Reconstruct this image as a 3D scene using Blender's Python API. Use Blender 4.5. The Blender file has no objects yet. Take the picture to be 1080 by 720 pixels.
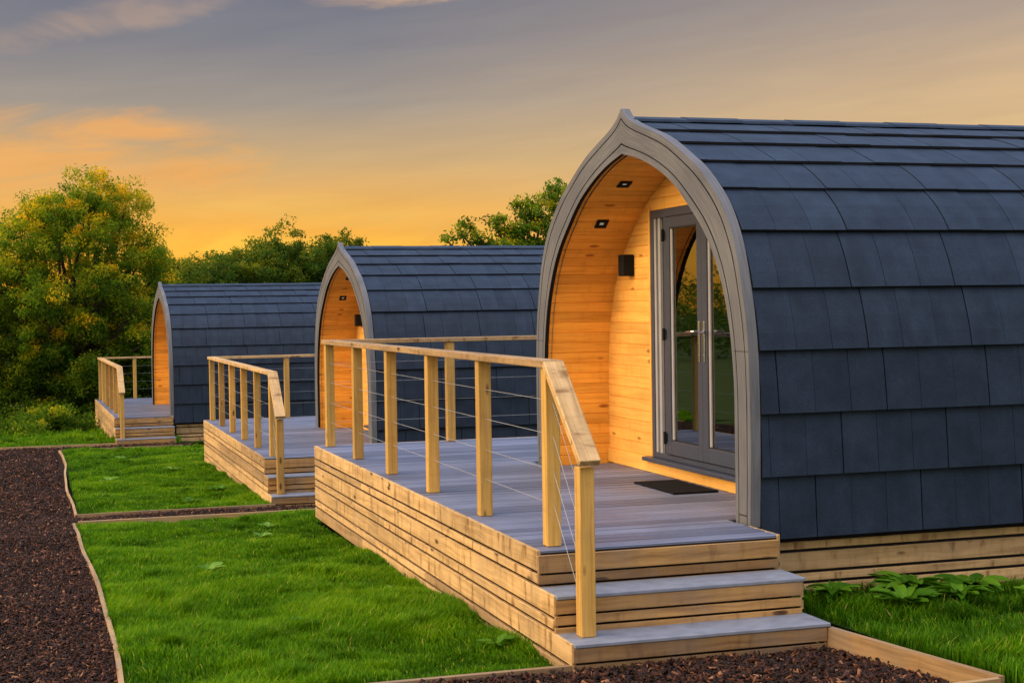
import bpy, math, random
import numpy as np
from mathutils import Vector, Matrix

random.seed(7)
rng = np.random.default_rng(11)
C = bpy.context.scene.collection
scene = bpy.context.scene

# ------------------------------------------------------------------ materials
def nt(name):
    m = bpy.data.materials.new(name); m.use_nodes = True
    t = m.node_tree
    b = t.nodes['Principled BSDF']
    return m, t, b

def N(t, typ, **kw):
    n = t.nodes.new(typ)
    for k, v in kw.items():
        if k.startswith('i_'):
            key = k[2:]
            key = int(key) if key.isdigit() else key.replace('_', ' ')
            n.inputs[key].default_value = v
        else:
            setattr(n, k, v)
    return n

def L(t, a, b): t.links.new(a, b)

def ramp(t, stops, fac=None, interp='LINEAR'):
    r = t.nodes.new('ShaderNodeValToRGB'); r.color_ramp.interpolation = interp
    el = r.color_ramp.elements
    while len(el) < len(stops): el.new(0.5)
    for e, (p, c) in zip(el, stops):
        e.position = p; e.color = (c[0], c[1], c[2], 1)
    if fac is not None: L(t, fac, r.inputs[0])
    return r

def mixc(t, mode, fac, a, b):
    m = t.nodes.new('ShaderNodeMix'); m.data_type = 'RGBA'; m.blend_type = mode
    for s, v in ((m.inputs[0], fac), (m.inputs[6], a), (m.inputs[7], b)):
        if hasattr(v, 'is_linked'): L(t, v, s)
        elif isinstance(v, (tuple, list)): s.default_value = (v[0], v[1], v[2], 1)
        else: s.default_value = v
    return m.outputs[2]

def mth(t, op, a, b=None, clamp=False):
    m = t.nodes.new('ShaderNodeMath'); m.operation = op; m.use_clamp = clamp
    for s, v in ((m.inputs[0], a), (m.inputs[1], b)):
        if v is None: continue
        if hasattr(v, 'is_linked'): L(t, v, s)
        else: s.default_value = v
    return m.outputs[0]

def bump(t, b, h, strength, dist=0.01):
    n = N(t, 'ShaderNodeBump', i_Strength=strength, i_Distance=dist)
    L(t, h, n.inputs['Height']); L(t, n.outputs[0], b.inputs['Normal'])

def wood(name, light, dark, knot, rough=.72, tintamt=.35, grain=1.0, weather=0.0, streak=.2):
    """timber: grain runs along the u of each board, 'tint' varies board to board"""
    m, t, b = nt(name)
    uv = N(t, 'ShaderNodeUVMap', uv_map='UVMap')
    mp = N(t, 'ShaderNodeMapping'); mp.inputs['Scale'].default_value = (1.3, 26 * grain, 1)
    L(t, uv.outputs[0], mp.inputs[0])
    n0 = N(t, 'ShaderNodeTexNoise', i_Scale=1.6, i_Detail=2.0); L(t, uv.outputs[0], n0.inputs[0])
    w = N(t, 'ShaderNodeVectorMath', operation='MULTIPLY_ADD'); w.inputs[1].default_value = (.0, 2.2, 0)
    L(t, n0.outputs['Color'], w.inputs[0]); L(t, mp.outputs[0], w.inputs[2])
    n1 = N(t, 'ShaderNodeTexNoise', i_Scale=1.0, i_Detail=5.0, i_Roughness=.65); L(t, w.outputs[0], n1.inputs[0])
    mp2 = N(t, 'ShaderNodeMapping'); mp2.inputs['Scale'].default_value = (3.2, 9.5, 1); L(t, uv.outputs[0], mp2.inputs[0])
    vo = N(t, 'ShaderNodeTexVoronoi', i_Scale=1.0, i_Randomness=1.0); L(t, mp2.outputs[0], vo.inputs[0])
    kn = ramp(t, [(0, (1, 1, 1)), (.13, (.85, .85, .85)), (.2, (0, 0, 0))], vo.outputs['Distance'])
    sel = N(t, 'ShaderNodeSeparateColor'); L(t, vo.outputs['Color'], sel.inputs[0])
    pick = mth(t, 'GREATER_THAN', sel.outputs[0], .60)
    kfac = mth(t, 'MULTIPLY', kn.outputs[0], pick)
    g = ramp(t, [(.30, dark), (.55, light), (.8, tuple(min(1, c * 1.12) for c in light))], n1.outputs[0])
    col = mixc(t, 'MIX', kfac, g.outputs[0], knot)
    big = N(t, 'ShaderNodeTexNoise', i_Scale=.9, i_Detail=3.0); L(t, uv.outputs[0], big.inputs[0])
    br = ramp(t, [(.3, (.72, .70, .66)), (.7, (1.08, 1.06, 1.0))], big.outputs[0])
    col = mixc(t, 'MULTIPLY', .8, col, br.outputs[0])
    mp3 = N(t, 'ShaderNodeMapping'); mp3.inputs['Scale'].default_value = (13, 3.2, 1); L(t, uv.outputs[0], mp3.inputs[0])
    ns = N(t, 'ShaderNodeTexNoise', i_Scale=1.0, i_Detail=3.0, i_Roughness=.6); L(t, mp3.outputs[0], ns.inputs[0])
    sr = ramp(t, [(.33, (.50, .42, .34)), (.41, (.88, .86, .83)), (.5, (1, 1, 1)), (.72, (1.10, 1.10, 1.10))], ns.outputs[0])
    col = mixc(t, 'MULTIPLY', streak, col, sr.outputs[0])
    at = N(t, 'ShaderNodeAttribute', attribute_name='tint')
    tr = ramp(t, [(0, (1 - tintamt, 1 - tintamt * 1.05, 1 - tintamt * .9)), (.5, (1, 1, 1)), (1, (1 + tintamt * .35, 1 + tintamt * .3, 1 + tintamt * .3))], at.outputs['Fac'])
    col = mixc(t, 'MULTIPLY', 1.0, col, tr.outputs[0])
    if weather:
        geo = N(t, 'ShaderNodeNewGeometry')
        wn = N(t, 'ShaderNodeTexNoise', i_Scale=3.0, i_Detail=4.0); L(t, geo.outputs['Position'], wn.inputs[0])
        wr = ramp(t, [(.42, (0, 0, 0)), (.68, (1, 1, 1))], wn.outputs[0])
        col = mixc(t, 'MIX', mth(t, 'MULTIPLY', wr.outputs[0], weather), col, (.2, .17, .14))
    L(t, col, b.inputs['Base Color'])
    b.inputs['Roughness'].default_value = rough
    b.inputs['Specular IOR Level'].default_value = .3
    bump(t, b, n1.outputs[0], .35, .004)
    return m

M = {}
M['deck_timber'] = wood('treated_pine', (.67, .455, .215), (.41, .255, .10), (.09, .04, .018), weather=.2, streak=1.0)
M['fascia'] = wood('weathered_fascia', (.46, .27, .095), (.24, .125, .045), (.06, .025, .012), weather=.4, streak=.5)
M['edging'] = wood('edging_board', (.50, .33, .15), (.30, .18, .075), (.1, .05, .02), weather=.4)
M['post'] = wood('post_timber', (.66, .405, .105), (.44, .25, .052), (.12, .05, .018), weather=.08, grain=1.3)
M['lining'] = wood('porch_pine', (.98, .49, .078), (.78, .34, .04), (.40, .12, .015), rough=.5, tintamt=.16)
M['wallpine'] = wood('porch_wall_pine', (.96, .53, .125), (.80, .39, .075), (.42, .15, .03), rough=.5, tintamt=.16)

def composite():
    m, t, b = nt('composite_deck')
    uv = N(t, 'ShaderNodeUVMap', uv_map='UVMap')
    sp = N(t, 'ShaderNodeSeparateXYZ'); L(t, uv.outputs[0], sp.inputs[0])
    s = mth(t, 'SINE', mth(t, 'MULTIPLY', sp.outputs[1], 2 * math.pi / .029))
    n = N(t, 'ShaderNodeTexNoise', i_Scale=1.0, i_Detail=4.0)
    mp = N(t, 'ShaderNodeMapping'); mp.inputs['Scale'].default_value = (2.5, 60, 1); L(t, uv.outputs[0], mp.inputs[0]); L(t, mp.outputs[0], n.inputs[0])
    r = ramp(t, [(.3, (.135, .160, .24)), (.7, (.215, .245, .35))], n.outputs[0])
    at = N(t, 'ShaderNodeAttribute', attribute_name='tint')
    tr = ramp(t, [(0, (.60, .60, .62)), (1, (1.2, 1.2, 1.2))], at.outputs['Fac'])
    col = mixc(t, 'MULTIPLY', 1, r.outputs[0], tr.outputs[0])
    gr = ramp(t, [(0, (.45, .45, .47)), (.4, (1, 1, 1))], mth(t, 'MULTIPLY_ADD', s, .5, ) if False else mth(t, 'ADD', mth(t, 'MULTIPLY', s, .5), .5))
    col = mixc(t, 'MULTIPLY', .8, col, gr.outputs[0])
    big = N(t, 'ShaderNodeTexNoise', i_Scale=1.4, i_Detail=5.0); geo = N(t, 'ShaderNodeNewGeometry'); L(t, geo.outputs['Position'], big.inputs[0])
    br = ramp(t, [(.35, (.80, .79, .78)), (.65, (1.06, 1.06, 1.08))], big.outputs[0])
    col = mixc(t, 'MULTIPLY', .8, col, br.outputs[0])
    L(t, col, b.inputs['Base Color']); 
    rr = ramp(t, [(.3, (.42,) * 3), (.7, (.62,) * 3)], big.outputs[0]); L(t, rr.outputs[0], b.inputs['Roughness'])
    bump(t, b, s, .35, .003)
    return m
M['composite'] = composite()

def tread():
    m, t, b = nt('grey_tread')
    geo = N(t, 'ShaderNodeNewGeometry')
    n = N(t, 'ShaderNodeTexNoise', i_Scale=9.0, i_Detail=6.0); L(t, geo.outputs['Position'], n.inputs[0])
    r = ramp(t, [(.3, (.16, .18, .225)), (.7, (.235, .26, .32))], n.outputs[0])
    L(t, r.outputs[0], b.inputs['Base Color']); b.inputs['Roughness'].default_value = .6
    n2 = N(t, 'ShaderNodeTexNoise', i_Scale=160.0); L(t, geo.outputs['Position'], n2.inputs[0]); bump(t, b, n2.outputs[0], .3, .002)
    return m
M['tread'] = tread()

def slate():
    m, t, b = nt('slate_tile')
    geo = N(t, 'ShaderNodeNewGeometry')
    at = N(t, 'ShaderNodeAttribute', attribute_name='tint')
    n = N(t, 'ShaderNodeTexNoise', i_Scale=6.0, i_Detail=6.0); L(t, geo.outputs['Position'], n.inputs[0])
    r = ramp(t, [(.3, (.009, .018, .037)), (.7, (.017, .032, .060))], n.outputs[0])
    tr = ramp(t, [(0, (.72, .74, .78)), (1, (1.3, 1.26, 1.22))], at.outputs['Fac'])
    col = mixc(t, 'MULTIPLY', 1, r.outputs[0], tr.outputs[0])
    f = N(t, 'ShaderNodeTexNoise', i_Scale=75.0, i_Detail=5.0, i_Roughness=.8); L(t, geo.outputs['Position'], f.inputs[0])
    fr = ramp(t, [(.35, (.68, .68, .68)), (.65, (1.3, 1.3, 1.3))], f.outputs[0])
    col = mixc(t, 'MULTIPLY', .8, col, fr.outputs[0])
    uv = N(t, 'ShaderNodeUVMap', uv_map='UVMap')
    mp = N(t, 'ShaderNodeMapping'); mp.inputs['Scale'].default_value = (9, 1.2, 1); L(t, uv.outputs[0], mp.inputs[0])
    st = N(t, 'ShaderNodeTexNoise', i_Scale=1.0, i_Detail=4.0); L(t, mp.outputs[0], st.inputs[0])
    sr = ramp(t, [(.35, (.85, .86, .88)), (.75, (1.25, 1.22, 1.18))], st.outputs[0])
    col = mixc(t, 'MULTIPLY', .7, col, sr.outputs[0])
    L(t, col, b.inputs['Base Color']); b.inputs['Roughness'].default_value = .62
    b.inputs['Specular IOR Level'].default_value = .3
    bump(t, b, f.outputs[0], .7, .003)
    return m
M['slate'] = slate()

def plain(name, col, rough=.5, metal=0, var=.15, scale=8, spec=.5, bstr=0, bscale=80):
    m, t, b = nt(name)
    geo = N(t, 'ShaderNodeNewGeometry')
    n = N(t, 'ShaderNodeTexNoise', i_Scale=scale, i_Detail=5.0); L(t, geo.outputs['Position'], n.inputs[0])
    r = ramp(t, [(.3, tuple(c * (1 - var) for c in col)), (.7, tuple(c * (1 + var) for c in col))], n.outputs[0])
    L(t, r.outputs[0], b.inputs['Base Color'])
    b.inputs['Roughness'].default_value = rough; b.inputs['Metallic'].default_value = metal
    b.inputs['Specular IOR Level'].default_value = spec
    if bstr:
        n2 = N(t, 'ShaderNodeTexNoise', i_Scale=bscale, i_Detail=3.0); L(t, geo.outputs['Position'], n2.inputs[0]); bump(t, b, n2.outputs[0], bstr, .004)
    return m
M['dark'] = plain('dark_gap', (.012, .012, .014), .9)
M['underlay_and_shadow'] = plain('roof_underlay', (.008, .009, .012), .9)  # also paints the shadow along the lower tile edges
M['frame'] = plain('anthracite_frame', (.048, .060, .092), .4, 0, .08, 20, .35)
M['seal'] = plain('rubber_seal', (.012, .012, .013), .6)
M['chrome'] = plain('satin_steel', (.55, .54, .52), .25, 1, .05)
M['black'] = plain('black_plastic', (.010, .010, .011), .8, spec=.15)
M['pale_strip'] = plain('bead_and_lit_strip', (.34, .34, .36), .5, 0, .06)  # pale grey for the beads and the stile's painted lit strip
M['pale_strip2'] = M['pale_strip']
M['mat'] = plain('coir_mat', (.010, .010, .011), 1, 0, .4, 200, .1, .8, 300)
M['wire'] = plain('steel_wire', (.40, .40, .41), .6, .3, .05)
M['earth'] = plain('soil', (.035, .022, .014), 1, 0, .4, 5, .1, .8, 40)
M['room'] = plain('room_lining', (.30, .17, .075), .8, 0, .15, 3)
M['curtain'] = plain('pale_curtain', (.55, .50, .45), .9, 0, .08, 30)
M['bark'] = plain('bark', (.055, .042, .030), .95, 0, .4, 12, .2, .9, 25)

def trim():
    m, t, b = nt('arch_trim_board')
    uv = N(t, 'ShaderNodeUVMap', uv_map='UVMap')
    mp = N(t, 'ShaderNodeMapping'); mp.inputs['Scale'].default_value = (3, 70, 1); L(t, uv.outputs[0], mp.inputs[0])
    n = N(t, 'ShaderNodeTexNoise', i_Scale=1.0, i_Detail=5.0); L(t, mp.outputs[0], n.inputs[0])
    r = ramp(t, [(.3, (.098, .104, .118)), (.5, (.130, .135, .149)), (.75, (.172, .175, .187))], n.outputs[0])
    geo = N(t, 'ShaderNodeNewGeometry'); bg = N(t, 'ShaderNodeTexNoise', i_Scale=2.2, i_Detail=5.0); L(t, geo.outputs['Position'], bg.inputs[0])
    br = ramp(t, [(.35, (.82, .82, .84)), (.65, (1.1, 1.08, 1.05))], bg.outputs[0])
    L(t, mixc(t, 'MULTIPLY', .8, r.outputs[0], br.outputs[0]), b.inputs['Base Color']); b.inputs['Roughness'].default_value = .7
    bump(t, b, n.outputs[0], .4, .002)
    return m
M['trim'] = trim()

def glass():
    m, t, b = nt('door_glass')
    out = t.nodes['Material Output']; t.nodes.remove(b)
    gl = N(t, 'ShaderNodeBsdfGlossy', i_Roughness=.015); gl.inputs[0].default_value = (.92, .95, .93, 1)
    tr = N(t, 'ShaderNodeBsdfTransparent'); tr.inputs[0].default_value = (.72, .76, .74, 1)
    fr = N(t, 'ShaderNodeFresnel', i_IOR=1.7)
    mx = N(t, 'ShaderNodeMixShader')
    geo = N(t, 'ShaderNodeNewGeometry'); n = N(t, 'ShaderNodeTexNoise', i_Scale=1.3); L(t, geo.outputs['Position'], n.inputs[0])
    bp = N(t, 'ShaderNodeBump', i_Strength=.02, i_Distance=.02); L(t, n.outputs[0], bp.inputs['Height']); L(t, bp.outputs[0], gl.inputs['Normal'])
    L(t, mth(t, 'ADD', mth(t, 'MULTIPLY', fr.outputs[0], 1.3), .08, True), mx.inputs[0])
    L(t, tr.outputs[0], mx.inputs[1]); L(t, gl.outputs[0], mx.inputs[2]); L(t, mx.outputs[0], out.inputs[0])
    return m
M['glass'] = glass()

def lampm():
    m, t, b = nt('lit_lamp')
    b.inputs['Base Color'].default_value = (.22, .20, .18, 1)
    b.inputs['Emission Color'].default_value = (1, .86, .66, 1); b.inputs['Emission Strength'].default_value = .2
    return m
M['lamp'] = lampm()

def leafy(name, stops, trans=.35, rough=.6):
    m, t, b = nt(name)
    out = t.nodes['Material Output']
    at = N(t, 'ShaderNodeAttribute', attribute_name='tint')
    r = ramp(t, stops, at.outputs['Fac'])
    L(t, r.outputs[0], b.inputs['Base Color']); b.inputs['Roughness'].default_value = rough; b.inputs['Specular IOR Level'].default_value = .08
    tl = N(t, 'ShaderNodeBsdfTranslucent'); bright = mixc(t, 'MULTIPLY', 1, r.outputs[0], (1.9, 1.8, 1.0)); L(t, bright, tl.inputs[0])
    mx = N(t, 'ShaderNodeMixShader', i_0=trans); L(t, b.outputs[0], mx.inputs[1]); L(t, tl.outputs[0], mx.inputs[2]); L(t, mx.outputs[0], out.inputs[0])
    return m
M['grass'] = leafy('grass_blades', [(0, (.016, .060, .001)), (.42, (.068, .185, .002)), (.8, (.17, .33, .004)), (.97, (.34, .36, .03)), (1, (.42, .33, .10))], .35)
M['ash'] = leafy('ash_leaves', [(0, (.026, .065, .006)), (.42, (.10, .19, .012)), (.72, (.27, .30, .014)), (1, (.70, .44, .015))], .5)
M['darkleaf'] = leafy('dark_leaves', [(0, (.016, .044, .006)), (.55, (.062, .12, .012)), (1, (.20, .21, .015))], .4)
M['weed'] = leafy('weed_leaves', [(0, (.035, .11, .004)), (.6, (.11, .25, .015)), (1, (.26, .42, .08))], .25, .45)

def groundmat(name, a, c, scale, bs=.6):
    m, t, b = nt(name)
    geo = N(t, 'ShaderNodeNewGeometry')
    n = N(t, 'ShaderNodeTexNoise', i_Scale=scale, i_Detail=8.0, i_Roughness=.7); L(t, geo.outputs['Position'], n.inputs[0])
    r = ramp(t, [(.3, a), (.7, c)], n.outputs[0]); L(t, r.outputs[0], b.inputs['Base Color'])
    b.inputs['Roughness'].default_value = 1; b.inputs['Specular IOR Level'].default_value = .1
    bump(t, b, n.outputs[0], bs, .03)
    return m
M['field'] = groundmat('field_grass', (.028, .050, .008), (.075, .105, .018), 1.5)
M['turf'] = groundmat('turf_soil', (.012, .032, .004), (.03, .07, .008), 14.0)
M['mulchbase'] = groundmat('mulch_base', (.012, .007, .005), (.05, .028, .019), 30.0, 1.0)

def chips():
    m, t, b = nt('bark_chips')
    at = N(t, 'ShaderNodeAttribute', attribute_name='tint')
    r = ramp(t, [(0, (.008, .004, .002)), (.5, (.030, .0095, .0035)), (.85, (.105, .034, .013)), (1, (.34, .16, .075))], at.outputs['Fac'])
    L(t, r.outputs[0], b.inputs['Base Color']); b.inputs['Roughness'].default_value = .75; b.inputs['Specular IOR Level'].default_value = .3
    return m
M['chips'] = chips()

# ------------------------------------------------------------------ mesh builder
class MB:
    def __init__(s): s.v = []; s.f = []; s.uv = []; s.t = []; s.m = []
    def face(s, pts, uvs=None, tint=.5, mi=0):
        n = len(s.v); s.v += [tuple(p) for p in pts]; s.f.append(tuple(range(n, n + len(pts))))
        s.uv += uvs or [(p[0] + p[2] * .3, p[1] + p[2]) for p in pts]; s.t += [tint] * len(pts); s.m.append(mi)
    def box(s, lo, hi, axis=None, tint=None, mi=0, rot=None, at=None, bev=0.0):
        """board between two corners; grain along its longest axis; optional bevel; rot/at move it"""
        lo = list(lo); hi = list(hi)
        d = [hi[i] - lo[i] for i in range(3)]
        if axis is None: axis = d.index(max(d))
        o1, o2 = [i for i in range(3) if i != axis]
        if tint is None: tint = random.random()
        ru, rv = random.uniform(0, 50), random.uniform(0, 50)
        b = min(bev, min(d) * .45)
        def tr(p):
            p = Vector(p)
            if rot is not None: p = rot @ p
            if at is not None: p = p + Vector(at)
            return p
        def quad(ps, off):
            uvs = [(p[axis] + ru, p[o1] + p[o2] * 1.0 + rv + off) for p in ps]
            s.face([tr(p) for p in ps], uvs, tint, mi)
        if b <= 0:
            x0, y0, z0 = lo; x1, y1, z1 = hi
            for ps in (((x0, y0, z0), (x0, y1, z0), (x1, y1, z0), (x1, y0, z0)), ((x0, y0, z1), (x1, y0, z1), (x1, y1, z1), (x0, y1, z1)),
                       ((x0, y0, z0), (x1, y0, z0), (x1, y0, z1), (x0, y0, z1)), ((x1, y1, z0), (x0, y1, z0), (x0, y1, z1), (x1, y1, z1)),
                       ((x0, y1, z0), (x0, y0, z0), (x0, y0, z1), (x0, y1, z1)), ((x1, y0, z0), (x1, y1, z0), (x1, y1, z1), (x1, y0, z1))):
                quad(ps, 0)
            return
        # chamfered box: 6 faces + 12 edge quads + 8 corner tris
        c = [(lo[i] + hi[i]) / 2 for i in range(3)]; h = [d[i] / 2 for i in range(3)]
        def P(sg, k):
            return tuple(c[i] + sg[i] * (h[i] if i == k else h[i] - b) for i in range(3))
        for k in range(3):
            a, e = [(k + 1) % 3, (k + 2) % 3]
            for sk in (-1, 1):
                ps = []
                for (sa, se) in ((-1, -1), (1, -1), (1, 1), (-1, 1)):
                    g = [0, 0, 0]; g[k] = sk; g[a] = sa; g[e] = se; ps.append(P(g, k))
                if sk < 0: ps.reverse()
                quad(ps, k * .37)
        for k in range(3):
            a, e = [(k + 1) % 3, (k + 2) % 3]
            for sa in (-1, 1):
                for se in (-1, 1):
                    g0 = [0, 0, 0]; g1 = [0, 0, 0]
                    g0[k] = -1; g1[k] = 1; g0[a] = g1[a] = sa; g0[e] = g1[e] = se
                    ps = [P(g0, a), P(g1, a), P(g1, e), P(g0, e)]
                    if sa * se > 0: ps.reverse()
                    quad(ps, 0)
        for sx in (-1, 1):
            for sy in (-1, 1):
                for sz in (-1, 1):
                    g = (sx, sy, sz); ps = [P(g, 0), P(g, 1), P(g, 2)]
                    if sx * sy * sz < 0: ps.reverse()
                    quad(ps, 0)
    def tube(s, pts, radii, n=8, tint=.5, mi=0, cap=True):
        pts = [Vector(p) for p in pts]
        if not hasattr(radii, '__len__'): radii = [radii] * len(pts)
        rings = []; acc = 0
        up = Vector((0, 0, 1)); prev = None
        for i, p in enumerate(pts):
            d = (pts[min(i + 1, len(pts) - 1)] - pts[max(i - 1, 0)]).normalized()
            if prev is None:
                a = d.cross(up); a = d.cross(Vector((1, 0, 0))) if a.length < .05 else a
            else: a = prev - d * prev.dot(d)
            a.normalize(); prev = a; b2 = d.cross(a)
            rings.append([p + (a * math.cos(2 * math.pi * k / n) + b2 * math.sin(2 * math.pi * k / n)) * radii[i] for k in range(n)])
        for i in range(len(pts) - 1):
            ln = (pts[i + 1] - pts[i]).length
            for k in range(n):
                k2 = (k + 1) % n
                s.face([rings[i][k], rings[i][k2], rings[i + 1][k2], rings[i + 1][k]], [(acc, k * .05), (acc, k * .05 + .05), (acc + ln, k * .05 + .05), (acc + ln, k * .05)], tint, mi)
            acc += ln
        if cap:
            s.face(rings[0][::-1], None, tint, mi); s.face(rings[-1], None, tint, mi)
    def build(s, name, mats, parent=None, origin=(0, 0, 0), smooth=False, label=None):
        me = bpy.data.meshes.new(name)
        ox, oy, oz = origin
        me.from_pydata([(a - ox, b - oy, c - oz) for a, b, c in s.v], [], s.f)
        uvl = me.uv_layers.new(name='UVMap'); uvl.data.foreach_set('uv', np.array(s.uv, dtype=np.float32).ravel())
        ca = me.attributes.new('tint', 'FLOAT', 'CORNER'); ca.data.foreach_set('value', np.array(s.t, dtype=np.float32))
        for m in (mats if isinstance(mats, (list, tuple)) else [mats]): me.materials.append(m)
        me.polygons.foreach_set('material_index', s.m)
        if smooth: me.polygons.foreach_set('use_smooth', [True] * len(s.f))
        me.update()
        o = bpy.data.objects.new(name, me); C.objects.link(o)
        if parent is not None: o.parent = parent
        if label: o['label'] = label
        return o

def tag(o, label=None, cat=None, group=None, kind=None):
    if label: o['label'] = label
    if cat: o['category'] = cat
    if group: o['group'] = group
    if kind: o['kind'] = kind
    return o

def empty(name, loc, rz=0):
    o = bpy.data.objects.new(name, None); C.objects.link(o); o.location = loc; o.rotation_euler = (0, 0, rz); o.empty_display_size = .2
    return o

def copy_tree(o, parent=None):
    c = o.copy(); C.objects.link(c)
    if parent is not None: c.parent = parent
    for ch in list(o.children): copy_tree(ch, c)
    return c

# ------------------------------------------------------------------ terrain profile
GY = [(-400, 1.5), (-60, -.35), (-10, -.54), (-.56, -.58), (7.28, -.80), (9.2, -.955), (10.4, -1.03), (18.4, -1.20), (24.8, -1.42), (45, -2.1), (90, -3.2), (200, -4.0), (900, -6.0)]
def g(y):
    for (a, za), (b, zb) in zip(GY, GY[1:]):
        if y <= b: return za + (zb - za) * (y - a) / (b - a)
    return GY[-1][1]

mb = MB()
xs = [-900, -300, -100, -40, -12, 0, 12, 40, 100, 300, 900]
ys = [-400, -200, -60, -25, -10, -4, -2, -.56, 2, 5, 7.28, 9.2, 10.4, 14, 18.4, 24.8, 32, 45, 60, 90, 140, 200, 400, 900]
for x0, x1 in zip(xs, xs[1:]):
    for y0, y1 in zip(ys, ys[1:]):
        mb.face([(x0, y0, g(y0) - .17), (x1, y0, g(y0) - .17), (x1, y1, g(y1) - .17), (x0, y1, g(y1) - .17)])
tag(mb.build('ground', M['field']), kind='structure')

def sheet(name, x0, x1, y0, y1, mat, dz=0.0, nx=12, ny=40, rough=0.0, label=None):
    mb = MB()
    def hz(x, y): return g(y) + dz + (rough * (math.sin(x * 3.1 + y * 1.7) + math.sin(x * 1.3 - y * 2.9 + 1) + .6 * math.sin(x * 7 + y * 5)) if x0 < x < x1 and y0 < y < y1 else 0)
    X = [x0 + (x1 - x0) * i / nx for i in range(nx + 1)]; Y = [y0 + (y1 - y0) * i / ny for i in range(ny + 1)]
    for i in range(nx):
        for j in range(ny):
            ps = [(X[i], Y[j]), (X[i + 1], Y[j]), (X[i + 1], Y[j + 1]), (X[i], Y[j + 1])]
            mb.face([(a, b, hz(a, b)) for a, b in ps])
    o = mb.build(name, mat, smooth=True); tag(o, kind='structure')
    return hz

# bark paths (structure sheets) with loose chips on them
hz_path = sheet('path', -8.0, -2.335, -5.0, 24.9, M['mulchbase'], .0, 20, 90, .006)
hz_front = sheet('path', -2.335, 1.75, -1.90, -.585, M['mulchbase'], .0, 16, 8, .006)
hz_mid = sheet('path', -2.335, 1.6, 9.27, 10.39, M['mulchbase'], .0, 16, 6, .006)
hz_far = sheet('path', -2.335, 0.4, 23.3, 24.9, M['mulchbase'], .0, 12, 6, .006)
# lawn plots
hz_b = sheet('lawn', -2.34, 0.02, -.54, 9.22, M['turf'], -.022, 24, 90, .017)
hz_b2 = sheet('lawn', 0.03, 12, 7.32, 9.22, M['turf'], -.005, 24, 10, .016)
hz_a = sheet('lawn', -2.31, 0.04, 10.44, 23.2, M['turf'], -.01, 24, 90, .024)
hz_a2 = sheet('lawn', 0.05, 12, 18.5, 23.4, M['turf'], .0, 24, 20, .018)
hz_c = sheet('lawn', 1.80, 12, -3.0, 2.2, M['turf'], .06, 50, 30, .022)
hz_n = sheet('lawn', -2.395, 1.78, -4.0, -1.95, M['turf'], .0, 20, 10, .014)
hz_r = sheet('lawn', -9.0, 2.0, 24.95, 34, M['turf'], .0, 20, 20, .02)

# ------------------------------------------------------------------ scattered stuff
def mesh_np(name, verts, faces_flat, loops_per, tint, mat):
    """fast mesh from arrays: faces_flat indices, loops_per per-face counts, tint per vertex"""
    me = bpy.data.meshes.new(name)
    me.vertices.add(len(verts)); me.vertices.foreach_set('co', verts.astype(np.float32).ravel())
    me.loops.add(len(faces_flat)); me.loops.foreach_set('vertex_index', faces_flat.astype(np.int32))
    me.polygons.add(len(loops_per)); st = np.concatenate([[0], np.cumsum(loops_per)[:-1]]).astype(np.int32)
    me.polygons.foreach_set('loop_start', st); me.polygons.foreach_set('loop_total', loops_per.astype(np.int32))
    me.update(calc_edges=True); me.validate()
    a = me.attributes.new('tint', 'FLOAT', 'POINT'); a.data.foreach_set('value', tint.astype(np.float32))
    me.materials.append(mat)
    o = bpy.data.objects.new(name, me); C.objects.link(o)
    return o

def lown(x, y, seed=0):
    r = np.random.default_rng(seed); v = np.zeros_like(x)
    for k in range(10):
        f = 1.2 + k * .9; a = r.uniform(0, 6.28); p = r.uniform(0, 6.28)
        v += np.sin((x * np.cos(a) * 1.0 + y * np.sin(a) * 1.0) * f + p + 1.3 * np.sin(y * f * .6 + p)) / (1 + k * .35)
    return v / 3.0

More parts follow.
